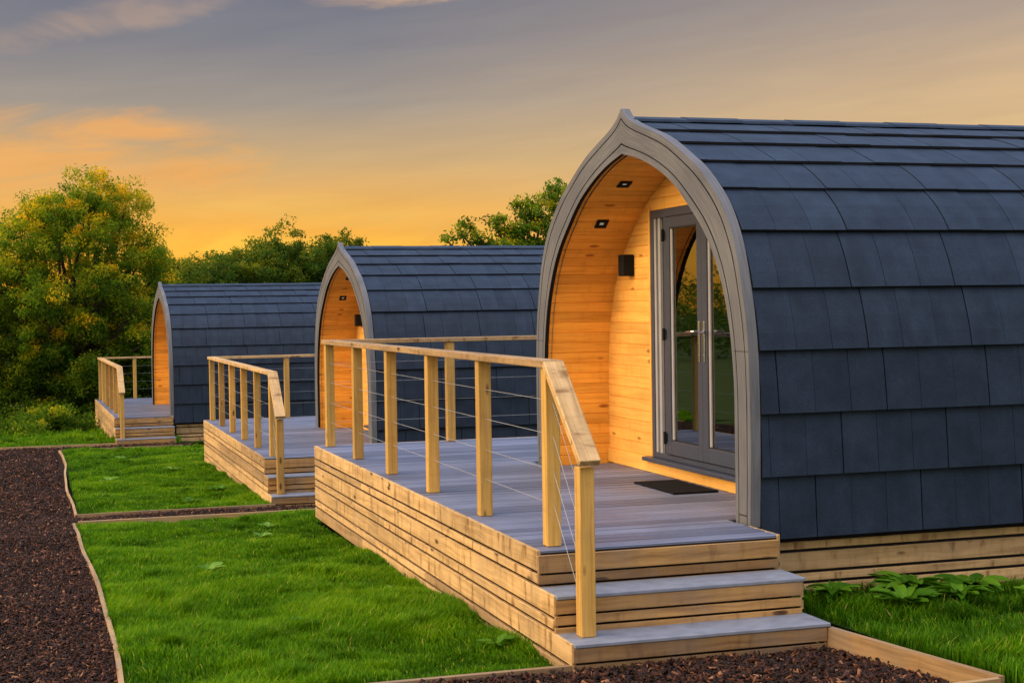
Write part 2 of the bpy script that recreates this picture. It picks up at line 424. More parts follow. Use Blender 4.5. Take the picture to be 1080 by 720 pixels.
edge_line = lambda y: -2.375 + .030 * np.sin(y * .62) + .006 * np.sin(y * 1.9)
def grass(x0, x1, y0, y1, dens, hz, seed, hmin=.03, hmax=.085, wid=.0035, skip=None, dark=0.0):
    n = int((x1 - x0) * (y1 - y0) * dens)
    x = rng.uniform(x0, x1, n); y = rng.uniform(y0, y1, n)
    nt_ = max(1, int((x1 - x0) * (y1 - y0) * 3.2)); tx = rng.uniform(x0 + .1, x1 - .1, nt_); ty = rng.uniform(y0 + .05, y1 - .05, nt_)
    tuft = rng.random(n) < .13; tj = rng.integers(0, nt_, n); sp = rng.uniform(.02, .065, nt_)[tj]
    x = np.where(tuft, tx[tj] + rng.normal(size=n) * sp, x); y = np.where(tuft, ty[tj] + rng.normal(size=n) * sp, y)
    c = lown(x, y, seed)
    c2 = lown(x * 2.7, y * 2.7, seed + 5)
    keep = rng.random(n) < np.clip(.82 + .3 * c + .2 * c2, .25, 1)
    if skip is not None: keep &= ~skip(x, y)
    keep &= (x > x0) & (x < x1)
    tuft = tuft[keep]
    x, y, c, c2 = x[keep], y[keep], c[keep], c2[keep]; n = len(x)
    z = np.array([hz(a, b) for a, b in zip(x, y)])
    hgt = (hmin + (hmax - hmin) * np.clip(.40 + .45 * c + .42 * c2, 0, 1.35)) * rng.uniform(.6, 1.25, n) * np.where(tuft, 1.45, 1)
    ang = rng.uniform(0, 6.283, n); lean = rng.uniform(.1, .85, n) * hgt
    bias = np.stack([.25 * np.sin(c * 3), .25 * np.cos(c2 * 3)], 1) * hgt[:, None]
    dx = np.cos(ang); dy = np.sin(ang); w = wid * rng.uniform(.7, 1.4, n)
    px, py = -dy * w / 1, dx * w / 1
    base = np.stack([x, y, z - .01], 1); side = np.stack([px, py, 0 * px], 1)
    mid = base + np.stack([dx * lean * .35 + bias[:, 0] * .4, dy * lean * .35 + bias[:, 1] * .4, hgt * .6 + .01], 1)
    tip = base + np.stack([dx * lean + bias[:, 0], dy * lean + bias[:, 1], hgt * rng.uniform(.78, 1.0, n) + .01], 1)
    V = np.empty((n, 5, 3)); V[:, 0] = base - side; V[:, 1] = base + side; V[:, 2] = mid + side * .8; V[:, 3] = mid - side * .8; V[:, 4] = tip
    idx = (np.arange(n) * 5)[:, None]
    F = np.concatenate([idx + [0, 1, 2, 3], idx + [3, 2, 4]], 1).ravel()
    lp = np.tile([4, 3], n)
    c3 = lown(x * 6.5, y * 6.5, seed + 9)
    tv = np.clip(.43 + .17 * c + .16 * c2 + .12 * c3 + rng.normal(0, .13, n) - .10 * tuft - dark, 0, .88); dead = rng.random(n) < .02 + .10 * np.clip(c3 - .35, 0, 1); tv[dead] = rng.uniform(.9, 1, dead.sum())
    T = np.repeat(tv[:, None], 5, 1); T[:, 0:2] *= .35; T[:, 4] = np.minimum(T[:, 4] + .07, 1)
    return V.reshape(-1, 3), F, lp, T.ravel()

def grass_obj(name, label, *specs):
    Vs, Fs, Ls, Ts = [], [], [], []; off = 0
    for s in specs:
        V, F, lp, T = grass(*s[0], **s[1]); Vs.append(V); Fs.append(F + off); Ls.append(lp); Ts.append(T); off += len(V)
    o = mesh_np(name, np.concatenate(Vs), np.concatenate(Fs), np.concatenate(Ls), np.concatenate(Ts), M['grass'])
    tag(o, label, 'grass', kind='stuff'); return o

grass_obj('grass', 'lush green lawn between the bark path and the nearest deck',
          ((-2.40, 0.0, -.5, 3.2, 11000, hz_b, 1), dict(hmin=.03, hmax=.10, skip=lambda x, y: x < edge_line(y) + .018)),
          ((-2.40, 0.0, 3.2, 9.2, 7500, hz_b, 1), dict(wid=.0045, skip=lambda x, y: x < edge_line(y) + .018)), ((0.0, 8, 7.35, 9.2, 1500, hz_b2, 1), dict(wid=.005)))
grass_obj('grass', 'green lawn beside the middle deck, beyond the bark strip',
          ((-2.30, 0.03, 10.46, 16, 5200, hz_a, 3), dict(wid=.0055)), ((-2.28, 0.03, 16, 23.1, 3600, hz_a, 3), dict(wid=.0065)), ((0.05, 6, 18.5, 23.2, 1300, hz_a2, 3), dict(wid=.007)))
grass_obj('grass', 'lawn tinted darker for pod shade below the roof edge of the nearest pod',
          ((1.82, 6.0, -2.9, 0.6, 9000, hz_c, 8), dict(hmin=.045, hmax=.15, wid=.004, dark=.17)))  # dark lowers the blade tint to paint in the pod's shadow
grass_obj('grass', 'rough grass beyond the far end of the bark path',
          ((-8.5, 0.2, 24.98, 27.5, 2200, hz_r, 12), dict(hmin=.06, hmax=.18, wid=.009)), ((-9.0, 0.2, 27.5, 33.9, 800, hz_r, 13), dict(hmin=.08, hmax=.24, wid=.014)))

def chip_mesh(specs, name, label):
    Vs, Ts = [], []
    for (x0, x1, y0, y1, dens, hz, smin, smax) in specs:
        n = int((x1 - x0) * (y1 - y0) * dens)
        x = rng.uniform(x0, x1, n); y = rng.uniform(y0, y1, n)
        if abs(x1 + 2.35) < .02: kk = (x < edge_line(y) - .012) | (y > 9.2); x, y = x[kk], y[kk]; n = len(x)
        z = np.array([hz(a, b) for a, b in zip(x, y)]) + rng.uniform(.004, .024, n)
        l = rng.uniform(smin, smax, n); w = l * rng.uniform(.18, .45, n); th = rng.uniform(.003, .008, n)
        a = rng.uniform(0, 6.283, n); pt = rng.normal(0, .5, n); rl = rng.normal(0, .6, n)
        ex = np.stack([np.cos(a) * np.cos(pt), np.sin(a) * np.cos(pt), np.sin(pt)], 1)
        ey0 = np.stack([-np.sin(a), np.cos(a), 0 * a], 1); ez0 = np.cross(ex, ey0)
        ey = ey0 * np.cos(rl)[:, None] + ez0 * np.sin(rl)[:, None]; ez = np.cross(ex, ey)
        ctr = np.stack([x, y, z], 1); V = np.empty((n, 8, 3))
        for i, (sx, sy, sz) in enumerate([(-1, -1, -1), (1, -1, -1), (1, 1, -1), (-1, 1, -1), (-1, -1, 1), (1, -1, 1), (1, 1, 1), (-1, 1, 1)]):
            jit = rng.uniform(.65, 1.15, n)
            V[:, i] = ctr + ex * (sx * l / 2 * jit)[:, None] + ey * (sy * w / 2 * rng.uniform(.6, 1.1, n))[:, None] + ez * (sz * th / 2)[:, None]
        Vs.append(V); tt = np.clip(rng.beta(1.3, 1.8, n), 0, 1); lt = rng.random(n) < .03; tt[lt] = rng.uniform(.92, 1, lt.sum()); Ts.append(np.repeat(tt[:, None], 8, 1))
    V = np.concatenate(Vs); n = len(V); idx = (np.arange(n) * 8)[:, None]
    q = [[0, 3, 2, 1], [4, 5, 6, 7], [0, 1, 5, 4], [1, 2, 6, 5], [2, 3, 7, 6], [3, 0, 4, 7]]
    F = np.concatenate([idx + k for k in q], 1).ravel()
    o = mesh_np(name, V.reshape(-1, 3), F, np.full(n * 6, 4), np.concatenate(Ts).ravel(), M['chips'])
    tag(o, label, 'bark mulch', kind='stuff')
chip_mesh([(-4.6, -2.35, -.5, 6, 3400, hz_path, .012, .045), (-5.6, -2.35, 6, 14, 1500, hz_path, .018, .055), (-7.5, -2.41, 14, 24.8, 420, hz_path, .035, .08)],
          'bark_chips', 'dark brown bark chips covering the long path at the left')
chip_mesh([(-.9, 1.70, -1.9, -.60, 3600, hz_front, .012, .062)], 'bark_chips', 'dark brown bark chips in front of the nearest wooden steps')
chip_mesh([(-2.39, 1.4, 9.29, 10.38, 1200, hz_mid, .02, .055), (-2.39, .4, 23.4, 24.8, 400, hz_far, .03, .07)], 'bark_chips', 'strip of bark chips leading to the middle deck steps')

# ------------------------------------------------------------------ timber edging boards
def edging(pts, top, label, t=.03, h=.16, grp='timber edging boards'):
    """one board following pts (x, y); top = offset above the ground profile or absolute list"""
    mb = MB(); tint = random.random(); ru = random.uniform(0, 40)
    n = len(pts); acc = 0
    L_, R_ = [], []
    for i, (x, y) in enumerate(pts):
        a = Vector(pts[max(i - 1, 0)]); b = Vector(pts[min(i + 1, n - 1)]); d = (b - a).normalized(); nn = Vector((-d.y, d.x)) * t / 2
        zt = top[i] if isinstance(top, list) else g(y) + top
        L_.append((x + nn.x, y + nn.y, zt)); R_.append((x - nn.x, y - nn.y, zt))
    dn = lambda p: (p[0], p[1], p[2] - h)
    for i in range(n - 1):
        ln = (Vector(pts[i + 1]) - Vector(pts[i])).length; u0 = ru + acc; u1 = u0 + ln; acc += ln
        a, b, c, d = L_[i], L_[i + 1], R_[i + 1], R_[i]
        mb.face([d, c, b, a], [(u0, 0), (u1, 0), (u1, t), (u0, t)], tint)
        mb.face([a, b, dn(b), dn(a)], [(u0, .3), (u1, .3), (u1, .3 - h), (u0, .3 - h)], tint)
        mb.face([c, d, dn(d), dn(c)], [(u1, .6), (u0, .6), (u0, .6 - h), (u1, .6 - h)], tint)
    mb.face([L_[0], dn(L_[0]), dn(R_[0]), R_[0]], None, tint); mb.face([R_[-1], dn(R_[-1]), dn(L_[-1]), L_[-1]], None, tint)
    o = mb.build('edging_board', M['edging']); tag(o, label, 'edging board', grp)
    return o
wob = lambda y, s: .030 * math.sin(y * .62 + s) + .006 * math.sin(y * 1.9 + s * 2)
edging([(-2.375 + wob(y * 1.0, 0), y) for y in np.linspace(-1.93, 9.2, 34)], .035, 'thin curving timber edging board between the bark path and the nearest lawn')
edging([(-2.36 + .05 * (y - 10.4) / 13 + wob(y, 2), y) for y in np.linspace(10.42, 23.2, 30)], .045, 'long thin timber edging board between the bark path and the middle lawn')
edging([(x, 9.25 + .02 * math.sin(x * 2)) for x in np.linspace(-2.35, 1.4, 10)], .045, 'timber edging board on the near side of the bark strip to the middle deck', .045)
edging([(x, 10.41 + .015 * math.sin(x * 3)) for x in np.linspace(-2.35, 0.03, 10)], .05, 'timber edging board on the far side of the bark strip, beside the middle lawn', .035)
edging([(x, -.56) for x in np.linspace(-2.36, .06, 8)], .035, 'timber edging board meeting the foot of the nearest steps at the lawn corner', .04)
edging([(1.555, -.585), (1.65, -1.22), (1.765, -1.92)], [-.452, -.452, -.452], 'pale upright edging board running from the nearest bottom step towards the viewer', .04, .2)
edging([(1.74, -1.93), (1.0, -1.945), (-2.35, -1.95)], [-.454, -.47, -.50], 'pale edging board across the near end of the bark area', .04, .2)
edging([(x, 23.3) for x in np.linspace(-2.3, 0.1, 6)], .05, 'timber edging board across the far end of the middle lawn', .04)
edging([(x, 24.93) for x in np.linspace(-7.6, -1.0, 10)], .06, 'timber edging board closing the far end of the bark path', .05)

# ------------------------------------------------------------------ decks
RISE, TREAD = .2126, .290
def boards_col(zt, zb):
    """wide / thin board pattern from the top down"""
    out = []; z = zt; k = 0
    while z - .03 > zb:
        h = .1205 if k % 2 == 0 else .053
        out.append((max(z - h, zb), z)); z -= h + .0195; k += 1
    return out

def make_deck(loc, rz, XR, LN, which, gz, label):
    root = empty('timber_deck', loc, rz); tag(root, label, 'deck', 'raised timber decks in front of the pods')
    XP = 2.19 if which != 3 else 1.84
    XE = 2.98; YS = 4.78 if which != 3 else 4.55
    # deck surface: composite boards along x
    mb = MB(); y = 0.004; w = .146
    while y < LN - .02:
        y1 = min(y + w - .021, LN - .004); xr = XE if y > YS else (XP if .72 < y < 4.36 else XR)
        mb.box((-.004, y, -.026), (xr + .004, y1, 0), 0, bev=.008); y += w
    mb.build('deck_surface', M['composite'], root)
    # near-black blocks stand in for the shade under the boards
    mb = MB(); mb.box((.04, .04, gz - .1), (XR - .04, LN - .04, -.03)); mb.box((XR - .04, YS + .02, gz - .1), (XE - .04, LN - .04, -.032)); mb.box((.04, -TREAD + .04, gz - .1), (XR - .04, .04, -RISE - .03))
    mb.box((.04, -2 * TREAD + .04, gz - .1), (XR - .04, -TREAD + .04, -2 * RISE - .03)); mb.build('void_shade', M['dark'], root)
    # long side cladding towards the path, stepped at the steps
    mb = MB()
    for k, (z0, z1) in enumerate(boards_col(-.001, gz - .12)):
        ye = 0.0 if z1 > -RISE + .02 else (-TREAD if z1 > -2 * RISE + .02 else -2 * TREAD)
        jn = random.uniform(2.2, 5.0)
        mb.box((-.002 - .020, ye - .0, z0), (.004, jn - .002, z1), 1, bev=.003)
        mb.box((-.002 - .020, jn + .002, z0), (.004, LN, z1), 1, bev=.003)
    mb.build('side_cladding', M['deck_timber'], root)
    mb = MB()
    for (z0, z1) in boards_col(-.001, gz - .12): mb.box((-.02, LN + .002, z0), (XE, LN + .026, z1), 0, bev=.003)
    mb.build('end_cladding', M['deck_timber'], root)
    # front fascia boards
    def riser(y, zt, zb, name, nb=99):
        mb = MB(); z = zt; k = 0
        hs = (.105, .052, .05, .10, .1) if nb == 1 else (.080, .052, .05, .10, .1)
        for h in hs:
            z1 = z; z0 = max(z - h, zb); z -= h + .013
            if z1 - zb < .015: break
            mb.box((-.020 if True else 0, y - .024 + .006 * (k > 0), z0), (XR, y - .002, z1), 0, bev=.003); k += 1
        return mb.build(name, [M['fascia']], root)
    riser(0, -.028, -RISE - .02, 'fascia', 1)
    mb = MB()
    # right-hand return of the deck and of the steps
    for (z0, z1) in boards_col(-.001, gz - .12):
        ye = 0.0 if z1 > -RISE + .02 else (-TREAD if z1 > -2 * RISE + .02 else -2 * TREAD)
        mb.box((XR - .004, ye, z0), (XR + .018, .40, z1), 1, bev=.003)
    mb.build('side_cladding', M['deck_timber'], root)
    for i in (1, 2):
        zt = -i * RISE; yf = -i * TREAD
        st = riser(yf, zt - .024, (zt - RISE - .02) if i == 1 else gz - .1, 'step')
        mb = MB(); mb.box((-.012, yf - .03, zt - .022), (XR + .02, yf + TREAD + .0, zt), 0, .5, bev=.004)
        t = mb.build('tread', M['tread'], st)
    # railing
    PX = .122; H = 1.1
    posts = [(PX, .135 + i * (LN - .27) / 5) for i in range(6)] + [(1.42 if which != 3 else 1.0, LN - .10), (XE - .1, LN - .10)]
    def post(x, y, z0, z1, rz=0):
        mb = MB(); mb.box((x - .044, y - .044, z0), (x + .044, y + .044, z1), 2, bev=.004); mb.build('post', M['post'], root)
    for x, y in posts: post(x, y, .001, H - .046)
    NY = -.42; zn = .585
    post(PX + .003, NY, -2 * RISE + .001, zn - .062)
    def rail(a, b, w=.125, t=.045):
        a = Vector(a); b = Vector(b); d = b - a; ln = d.length
        xax = d.normalized(); yax = Vector((0, 0, 1)).cross(xax).normalized(); zax = xax.cross(yax)
        R = Matrix((xax, yax, zax)).transposed()
        mb = MB(); mb.box((0, -w / 2, -t), (ln, w / 2, 0), 0, rot=R, at=a, bev=.004); mb.build('handrail', M['post'] if False else M['deck_timber'], root)
    rail((PX, LN - .035, H), (PX, .072, H)); rail((PX + .063, LN - .10, H - .001), (XE - .04, LN - .10, H - .001))
    rail((PX, .070, H - .002), (PX + .002, NY - .11, zn - .02))
    def wire(pts):
        mb = MB(); mb.tube(pts, .0017, 6); mb.build('wire', M['wire'], root)
    for hgt in (.25, .45, .66, .86):
        wire([(PX, .15, hgt), (PX, LN - .15, hgt)]); wire([(PX + .04, LN - .10, hgt), (XE - .1, LN - .10, hgt)])
        wire([(PX, .10, hgt), (PX, NY + .04, hgt - .515)])
    return root

D1 = make_deck((0, 0, 0), 0, 1.533, 7.28, 1, -.62, 'large pale timber deck with three steps in front of the nearest pod')
D2 = make_deck((.0206, 11.112, -.476), math.radians(-.05), 1.533, 7.22, 2, -.60, 'timber deck with railing in front of the middle pod')
D3 = make_deck((-1.135, 25.427, -.863), math.radians(.89), 1.215, 7.40, 3, -.62, 'small looking timber deck at the farthest pod, against the trees')

# ------------------------------------------------------------------ pods
XF, YC = 1.567, 2.57
OUT = [(2.135, -.02), (2.15, .4), (2.15, .80), (2.125, 1.18), (2.055, 1.50), (1.94, 1.82), (1.76, 2.08), (1.46, 2.315), (1.15, 2.475), (.80, 2.625), (.50, 2.715), (.26, 2.785), (.10, 2.850), (.0, 2.925)]
INN = [(1.925, -.02), (1.925, .5), (1.915, .95), (1.84, 1.33), (1.70, 1.64), (1.50, 1.89), (1.22, 2.11), (.95, 2.285), (.62, 2.425), (.32, 2.515), (.0, 2.578)]
ROOF = [(2.105, -.10), (2.118, .4), (2.118, .80), (2.094, 1.17), (2.025, 1.48), (1.912, 1.79), (1.735, 2.05), (1.44, 2.282), (1.13, 2.442), (.78, 2.592), (.48, 2.69), (.24, 2.765), (.0, 2.832)]

def smooth_curve(pts, n):
    P = [Vector((a, b)) for a, b in pts]; P = [P[0] * 2 - P[1]] + P + [P[-1] * 2 - P[-2]]
    out = []
    for i in range(1, len(P) - 2):
        for k in range(8):
            t = k / 8; a, b, c, d = P[i - 1:i + 3]
            out.append(.5 * ((2 * b) + (c - a) * t + (2 * a - 5 * b + 4 * c - d) * t * t + (3 * b - a - 3 * c + d) * t ** 3))
    out.append(P[-2])
    s = [0]
    for a, b in zip(out, out[1:]): s.append(s[-1] + (b - a).length)
    def at(q):
        q = max(0, min(s[-1], q))
        for i in range(len(s) - 1):
            if q <= s[i + 1]: return out[i].lerp(out[i + 1], (q - s[i]) / max(1e-9, s[i + 1] - s[i]))
        return out[-1]
    return at, s[-1]
cO, lO = smooth_curve(OUT, 0); cI, lI = smooth_curve(INN, 0); cR, lR = smooth_curve(ROOF, 0)
def nrm(c, q):
    d = (c(q + .01) - c(q - .01)).normalized(); return Vector((d.y, -d.x))    # outward (to larger u)

XD = 2.187
PL = 7.2                                    # pod length
ORG = (XF, YC, -.6)
pod = empty('camping_pod', ORG)
tag(pod, 'nearest arched camping pod, its glazed door and slate roof filling the right side', 'camping pod', 'arched camping pods in a row')
BP = lambda mb, *a, **k: mb.build(*a, parent=pod, origin=ORG, **k)

# face trim: routed board in bands
mb = MB(); mg = MB()
NS = 72
bands = [(0, .20, 0, 0), (.20, .242, .010, 1), (.242, .758, 0, 0), (.758, .80, .010, 1), (.80, 1, 0, 0)]
for sgn in (-1, 1):
    for i in range(NS):
        a, b = i / NS, (i + 1) / NS
        oa, ob = cO(a * lO), cO(b * lO); ia, ib = cI(a * lI), cI(b * lI)
        def pt(o, n_, t): q = o.lerp(n_, t); return (YC + sgn * q.x, q.y)
        def face(ps, uv, mi, tint=.5):
            if sgn < 0: ps = ps[::-1]; uv = uv[::-1]
            mb.face(ps, uv, tint, mi)
        for (t0, t1, dep, mi) in bands:
            p = [pt(oa, ia, t0), pt(ob, ib, t0), pt(ob, ib, t1), pt(oa, ia, t1)]
            uv = [(a * lO, t0 * .25), (b * lO, t0 * .25), (b * lO, t1 * .25), (a * lO, t1 * .25)]
            x = XF + dep
            face([(x, y, z) for y, z in p], uv, mi)
            if dep:
                for k0, k1 in ((0, 1), (2, 3)):
                    face([(XF, *p[k0]), (XF, *p[k1]), (x, *p[k1]), (x, *p[k0])], uv, 1)
        po = [pt(oa, ia, 0), pt(ob, ib, 0)]; pi = [pt(oa, ia, 1), pt(ob, ib, 1)]
        face([(XF, *po[0]), (XF + .07, *po[0]), (XF + .07, *po[1]), (XF, *po[1])], [(a * lO, 0), (a * lO, .07), (b * lO, .07), (b * lO, 0)], 0)
        face([(XF, *pi[1]), (XF + .035, *pi[1]), (XF + .035, *pi[0]), (XF, *pi[0])], [(b * lO, 0), (b * lO, .07), (a * lO, .07), (a * lO, 0)], 2)
        face([(XF + .07, *po[1]), (XF + .07, *po[0]), (XF + .07, *pi[0]), (XF + .07, *pi[1])], [(0, 0)] * 4, 0)
arch = BP(mb, 'arch_trim', [M['trim'], M['dark'], M['black']])
for sgn in (-1, 1):
    y0, y1 = sorted((YC + sgn * 1.925, YC + sgn * 2.135)); w = y1 - y0
    mb = MB(); mb.box((XF - .0015, y0 + w * .22, .045), (XF + .004, y1 - w * .22, .052), tint=.5)          # foot of the routed line
    mb.build('trim_groove', M['dark'], parent=arch, origin=ORG)
    mb = MB(); mb.box((XF - .0012, y0 + .002, 1.105), (XF + .004, y1 - .002, 1.109), tint=.5)                # joint of post and arch
    mb.build('trim_joint', M['dark'], parent=arch, origin=ORG)

# roof tiles
mb = MB(); EXP = .403; X0, X1 = XF + .072, XF + PL
ncour = int(lR / EXP) + 1
TW = .262
for sgn in (-1, 1):
    for k in range(ncour):
        ST = .050 if k < 4 else (.044 if k < 6 else .034)
        a0 = k * EXP; a1 = min(a0 + EXP + .03, lR - .02)
        if a1 - a0 < .05: continue
        x = X0 - random.choice((0, .5)) * TW - .07 * (k % 3); j = random.randrange(4)
        while x < X1:
            xa, xb = max(x, X0), min(x + TW, X1); strong = (j % 3 == 0); gap = .008 if strong else .0032
            xa2 = xa + gap; x += TW; j += 1
            if xb - xa2 < .02: continue
            lift = random.uniform(-.0015, .0025) + (.002 if strong else 0); tint = random.gauss(.5, .16); sk = random.uniform(-.002, .002)
            ru, rv = random.uniform(0, 30), random.uniform(0, 30)
            ns = 4; top = []
            for i in range(ns + 1):
                q = a0 + (a1 - a0) * i / ns; n_ = nrm(cR, q); off = ST + lift - (ST - .010) * i / ns
                c = cR(q) + n_ * off; c2 = cR(q) + n_ * (off - (.030 if k < 6 else .018))
                top.append(((YC + sgn * c.x, c.y), (YC + sgn * c2.x, c2.y), q))
            def F(ps, tint=tint, mi=0):
                uv = [(p[0] + ru, p[2] + rv) for p in ps]
                if sgn > 0: ps = ps[::-1]; uv = uv[::-1]
                mb.face(ps, uv, tint, mi)
            for i in range(ns):
                (a, a_, qa), (b, b_, qb) = top[i], top[i + 1]
                F([(xa2, *a), (xb, *a), (xb, *b), (xa2, *b)])
                F([(xa2, *a_), (xa2, *a), (xa2, *b), (xa2, *b_)], tint * .6); F([(xb, *a), (xb, *a_), (xb, *b_), (xb, *b)], tint * .6)
            a, a_, q = top[0]
            F([(xa2, *a_), (xb, *a_), (xb, *a), (xa2, *a)], .05, 1)  # near-black lower edge paints the shadow line under each course
roof = BP(mb, 'roof', [M['slate'], M['underlay_and_shadow']])
mb = MB()
for sgn in (-1, 1):
    for i in range(40):
        qa, qb = lR * i / 40, lR * (i + 1) / 40; a, b = cR(qa) - nrm(cR, qa) * .002, cR(qb) - nrm(cR, qb) * .002
        mb.face([(X0, YC + sgn * a.x, a.y), (X1, YC + sgn * a.x, a.y), (X1, YC + sgn * b.x, b.y), (X0, YC + sgn * b.x, b.y)])
        a2, b2 = a - nrm(cR, qa) * .06, b - nrm(cR, qb) * .06
        mb.face([(X0, YC + sgn * a2.x, a2.y), (X1, YC + sgn * a2.x, a2.y), (X1, YC + sgn * b2.x, b2.y), (X0, YC + sgn * b2.x, b2.y)], mi=1)
    a = cR(0); mb.face([(X0, YC + sgn * (a.x - .06), a.y), (X1, YC + sgn * (a.x - .06), a.y), (X1, YC + sgn * a.x, a.y), (X0, YC + sgn * a.x, a.y)])
mb.build('roof_underlay', [M['underlay_and_shadow'], M['room']], parent=roof, origin=ORG)
mb = MB(); x = X0 - .02; j = 0
while x < X1:                                # ridge cap in overlapping lengths
    xb = min(x + .46, X1); dz = .004 * (j % 2)
    for sgn in (-1, 1):
        pf = [(0, 2.868 + dz), (.045, 2.862 + dz), (.15, 2.832 + dz), (.16, 2.812 + dz)]
        for (u0, z0), (u1, z1) in zip(pf, pf[1:]):
            ps = [(x, YC + sgn * u0, z0), (xb, YC + sgn * u0, z0), (xb, YC + sgn * u1, z1), (x, YC + sgn * u1, z1)]
            mb.face(ps[::-1] if sgn > 0 else ps, None, random.uniform(.85, 1.0))
    x += .45; j += 1
mb.build('ridge_cap', M['slate'], parent=roof, origin=ORG)
# rear wall
mb = MB(); pr = [cR(lR * i / 30) for i in range(31)]
poly = [(XF + PL - .02, YC + p.x, p.y) for p in pr] + [(XF + PL - .02, YC - p.x, p.y) for p in pr[::-1][1:]]
mb.face(poly)
BP(mb, 'rear_wall', M['room'])

# porch lining: tongue-and-groove boards along x, following the arch
mb = MB(); BW = .092; q = 0.0; off = .012; cs = lambda sgn, p: (YC + sgn * p.x, p.y)
ls = lI
while q < ls - .001:
    q1 = min(q + BW, ls)
    for sgn in (-1, 1):
        tint = random.gauss(.5, .2); ru, rv = random.uniform(0, 30), random.uniform(0, 30)
        seg = [(q, .007), (q + .004, 0), (q1 - .004, 0), (q1, .007)]
        pp = []
        for (s_, dp) in seg:
            p = cI(s_) + nrm(cI, s_) * (off + dp); pp.append((s_, cs(sgn, p)))
        for (sa, a), (sb, b) in zip(pp, pp[1:]):
            ps = [(XF + .036, *a), (XD + .1, *a), (XD + .1, *b), (XF + .036, *b)]; uv = [(XF + ru, sa + rv), (XD + .1 + ru, sa + rv), (XD + .1 + ru, sb + rv), (XF + ru, sb + rv)]
            if sgn < 0: ps = ps[::-1]; uv = uv[::-1]
            mb.face(ps, uv, tint)
    q = q1
lining = BP(mb, 'porch_lining', M['lining'])

# porch end wall: horizontal boards with the door opening left out
DY0, DY1, DZ0, DZ1 = 1.66, 3.485, .135, 2.20
prof = sorted([(cI(lI * i / 200) + nrm(cI, lI * i / 200) * .012).to_tuple() for i in range(201)], key=lambda p: p[1])
def half(z):
    for (u0, z0), (u1, z1) in zip(prof, prof[1:]):
        if z0 <= z <= z1: return u0 + (u1 - u0) * (z - z0) / max(1e-9, z1 - z0)
    return 0.0 if z > 2 else prof[0][0]
mb = MB(); z = .0
cuts = [.0, .125] + [DZ0 + (DZ1 - DZ0) * i / 22 for i in range(1, 23)]
while cuts[-1] < 2.55: cuts.append(cuts[-1] + .094)
cuts[-1] = 2.60
for z0, z1 in zip(cuts, cuts[1:]):
    h0, h1 = half(z0), half(min(z1, 2.595)); 
    spans = [(YC - h0, YC + h0, YC - h1, YC + h1)]
    if z1 > DZ0 + .01 and z0 < DZ1 - .01:
        spans = [(YC - h0, DY0, YC - h1, DY0), (DY1, YC + h0, DY1, YC + h1)]
    for (a0, b0, a1, b1) in spans:
        if b0 - a0 < .01: continue
        b1 = max(b1, a1)
        tint = random.gauss(.5, .2); ru, rv = random.uniform(0, 30), random.uniform(0, 30); e = .004; x = XD
        rows = [(z0, .007), (z0 + e, 0), (z1 - e, 0), (z1, .007)]
        for (za, da), (zb, db) in zip(rows, rows[1:]):
            f0 = (za - z0) / (z1 - z0); f1 = (zb - z0) / (z1 - z0)
            ps = [(x + da, a0 + (a1 - a0) * f0, za), (x + da, b0 + (b1 - b0) * f0, za), (x + db, b0 + (b1 - b0) * f1, zb), (x + db, a0 + (a1 - a0) * f1, zb)]
            mb.face(ps[::-1], [(p[1] + ru, p[2] + rv) for p in ps[::-1]], tint)
mb.box((XD - .018, YC - 1.93, .001), (XD - .002, YC + 1.93, .118), 1, .8, bev=.003)
mb.box((XD - .012, DY1 + .001, DZ0), (XD + .06, DY1 + .028, DZ1 + .03), 2, .95, bev=.002)         # pale reveal of the opening
BP(mb, 'porch_wall', M['wallpine'])
mb = MB(); mb.box((XD + .01, DY0 - .03, DZ0 - .1), (XD + .10, DY0 - .002, DZ1 + .02)); mb.box((XD + .01, DY0 - .03, DZ1 + .002), (XD + .10, DY1, DZ1 + .03))
BP(mb, 'opening_reveal', M['wallpine'])
# room floor and back of the wall
mb = MB(); mb.box((XD + .05, YC - 2.0, .02), (X1 - .05, YC + 2.0, .05), tint=.5)
BP(mb, 'room_floor', M['room'])

# door set
XG = XD + .02
frame_mb = MB()
fw = .055
frame_mb.box((XD - .006, DY1 - fw, DZ0), (XD + .07, DY1, DZ1), bev=.004); frame_mb.box((XD - .006, DY0, DZ0), (XD + .07, DY0 + fw, DZ1), bev=.004)
frame_mb.box((XD - .006, DY0 + fw, DZ1 - .07), (XD + .07, DY1 - fw, DZ1), bev=.004); frame_mb.box((XD - .006, DY0 + fw, DZ0), (XD + .07, DY1 - fw, DZ0 + .045), bev=.004)
ML0, ML1 = 3.155, 3.205                                # mullion beside the side light
frame_mb.box((XD - .008, ML0, DZ0 + .045), (XD + .07, ML1, DZ1 - .07), bev=.004)
dframe = BP(frame_mb, 'door_frame', M['frame'])
mb = MB(); mb.box((XD + .025, ML1, DZ0 + .045), (XD + .031, DY1 - fw, DZ1 - .07)); 
sl = BP(mb, 'side_light', M['glass'])
mb = MB()
for a, b in ((DY1 - fw - .045, DY1 - fw - .004), (ML1 + .09, ML1 + .135), (ML1 + .003, ML1 + .02)): mb.box((XD + .003, a, DZ0 + .045), (XD + .024, b, DZ1 - .07), tint=.5)
mb.build('glazing_bead', M['pale_strip'], parent=sl, origin=ORG)
mb = MB()                                               # gathered curtain just inside the side light
n = 26; ya, yb = ML1 - .06, DY1 - .03
for i in range(n):
    y0, y1 = ya + (yb - ya) * i / n, ya + (yb - ya) * (i + 1) / n
    xx = lambda y: XD + .15 + .022 * math.sin(y * 95) + .01 * math.sin(y * 41)
    mb.face([(xx(y0), y0, .2), (xx(y1), y1, .2), (xx(y1), y1, 2.15), (xx(y0), y0, 2.15)])
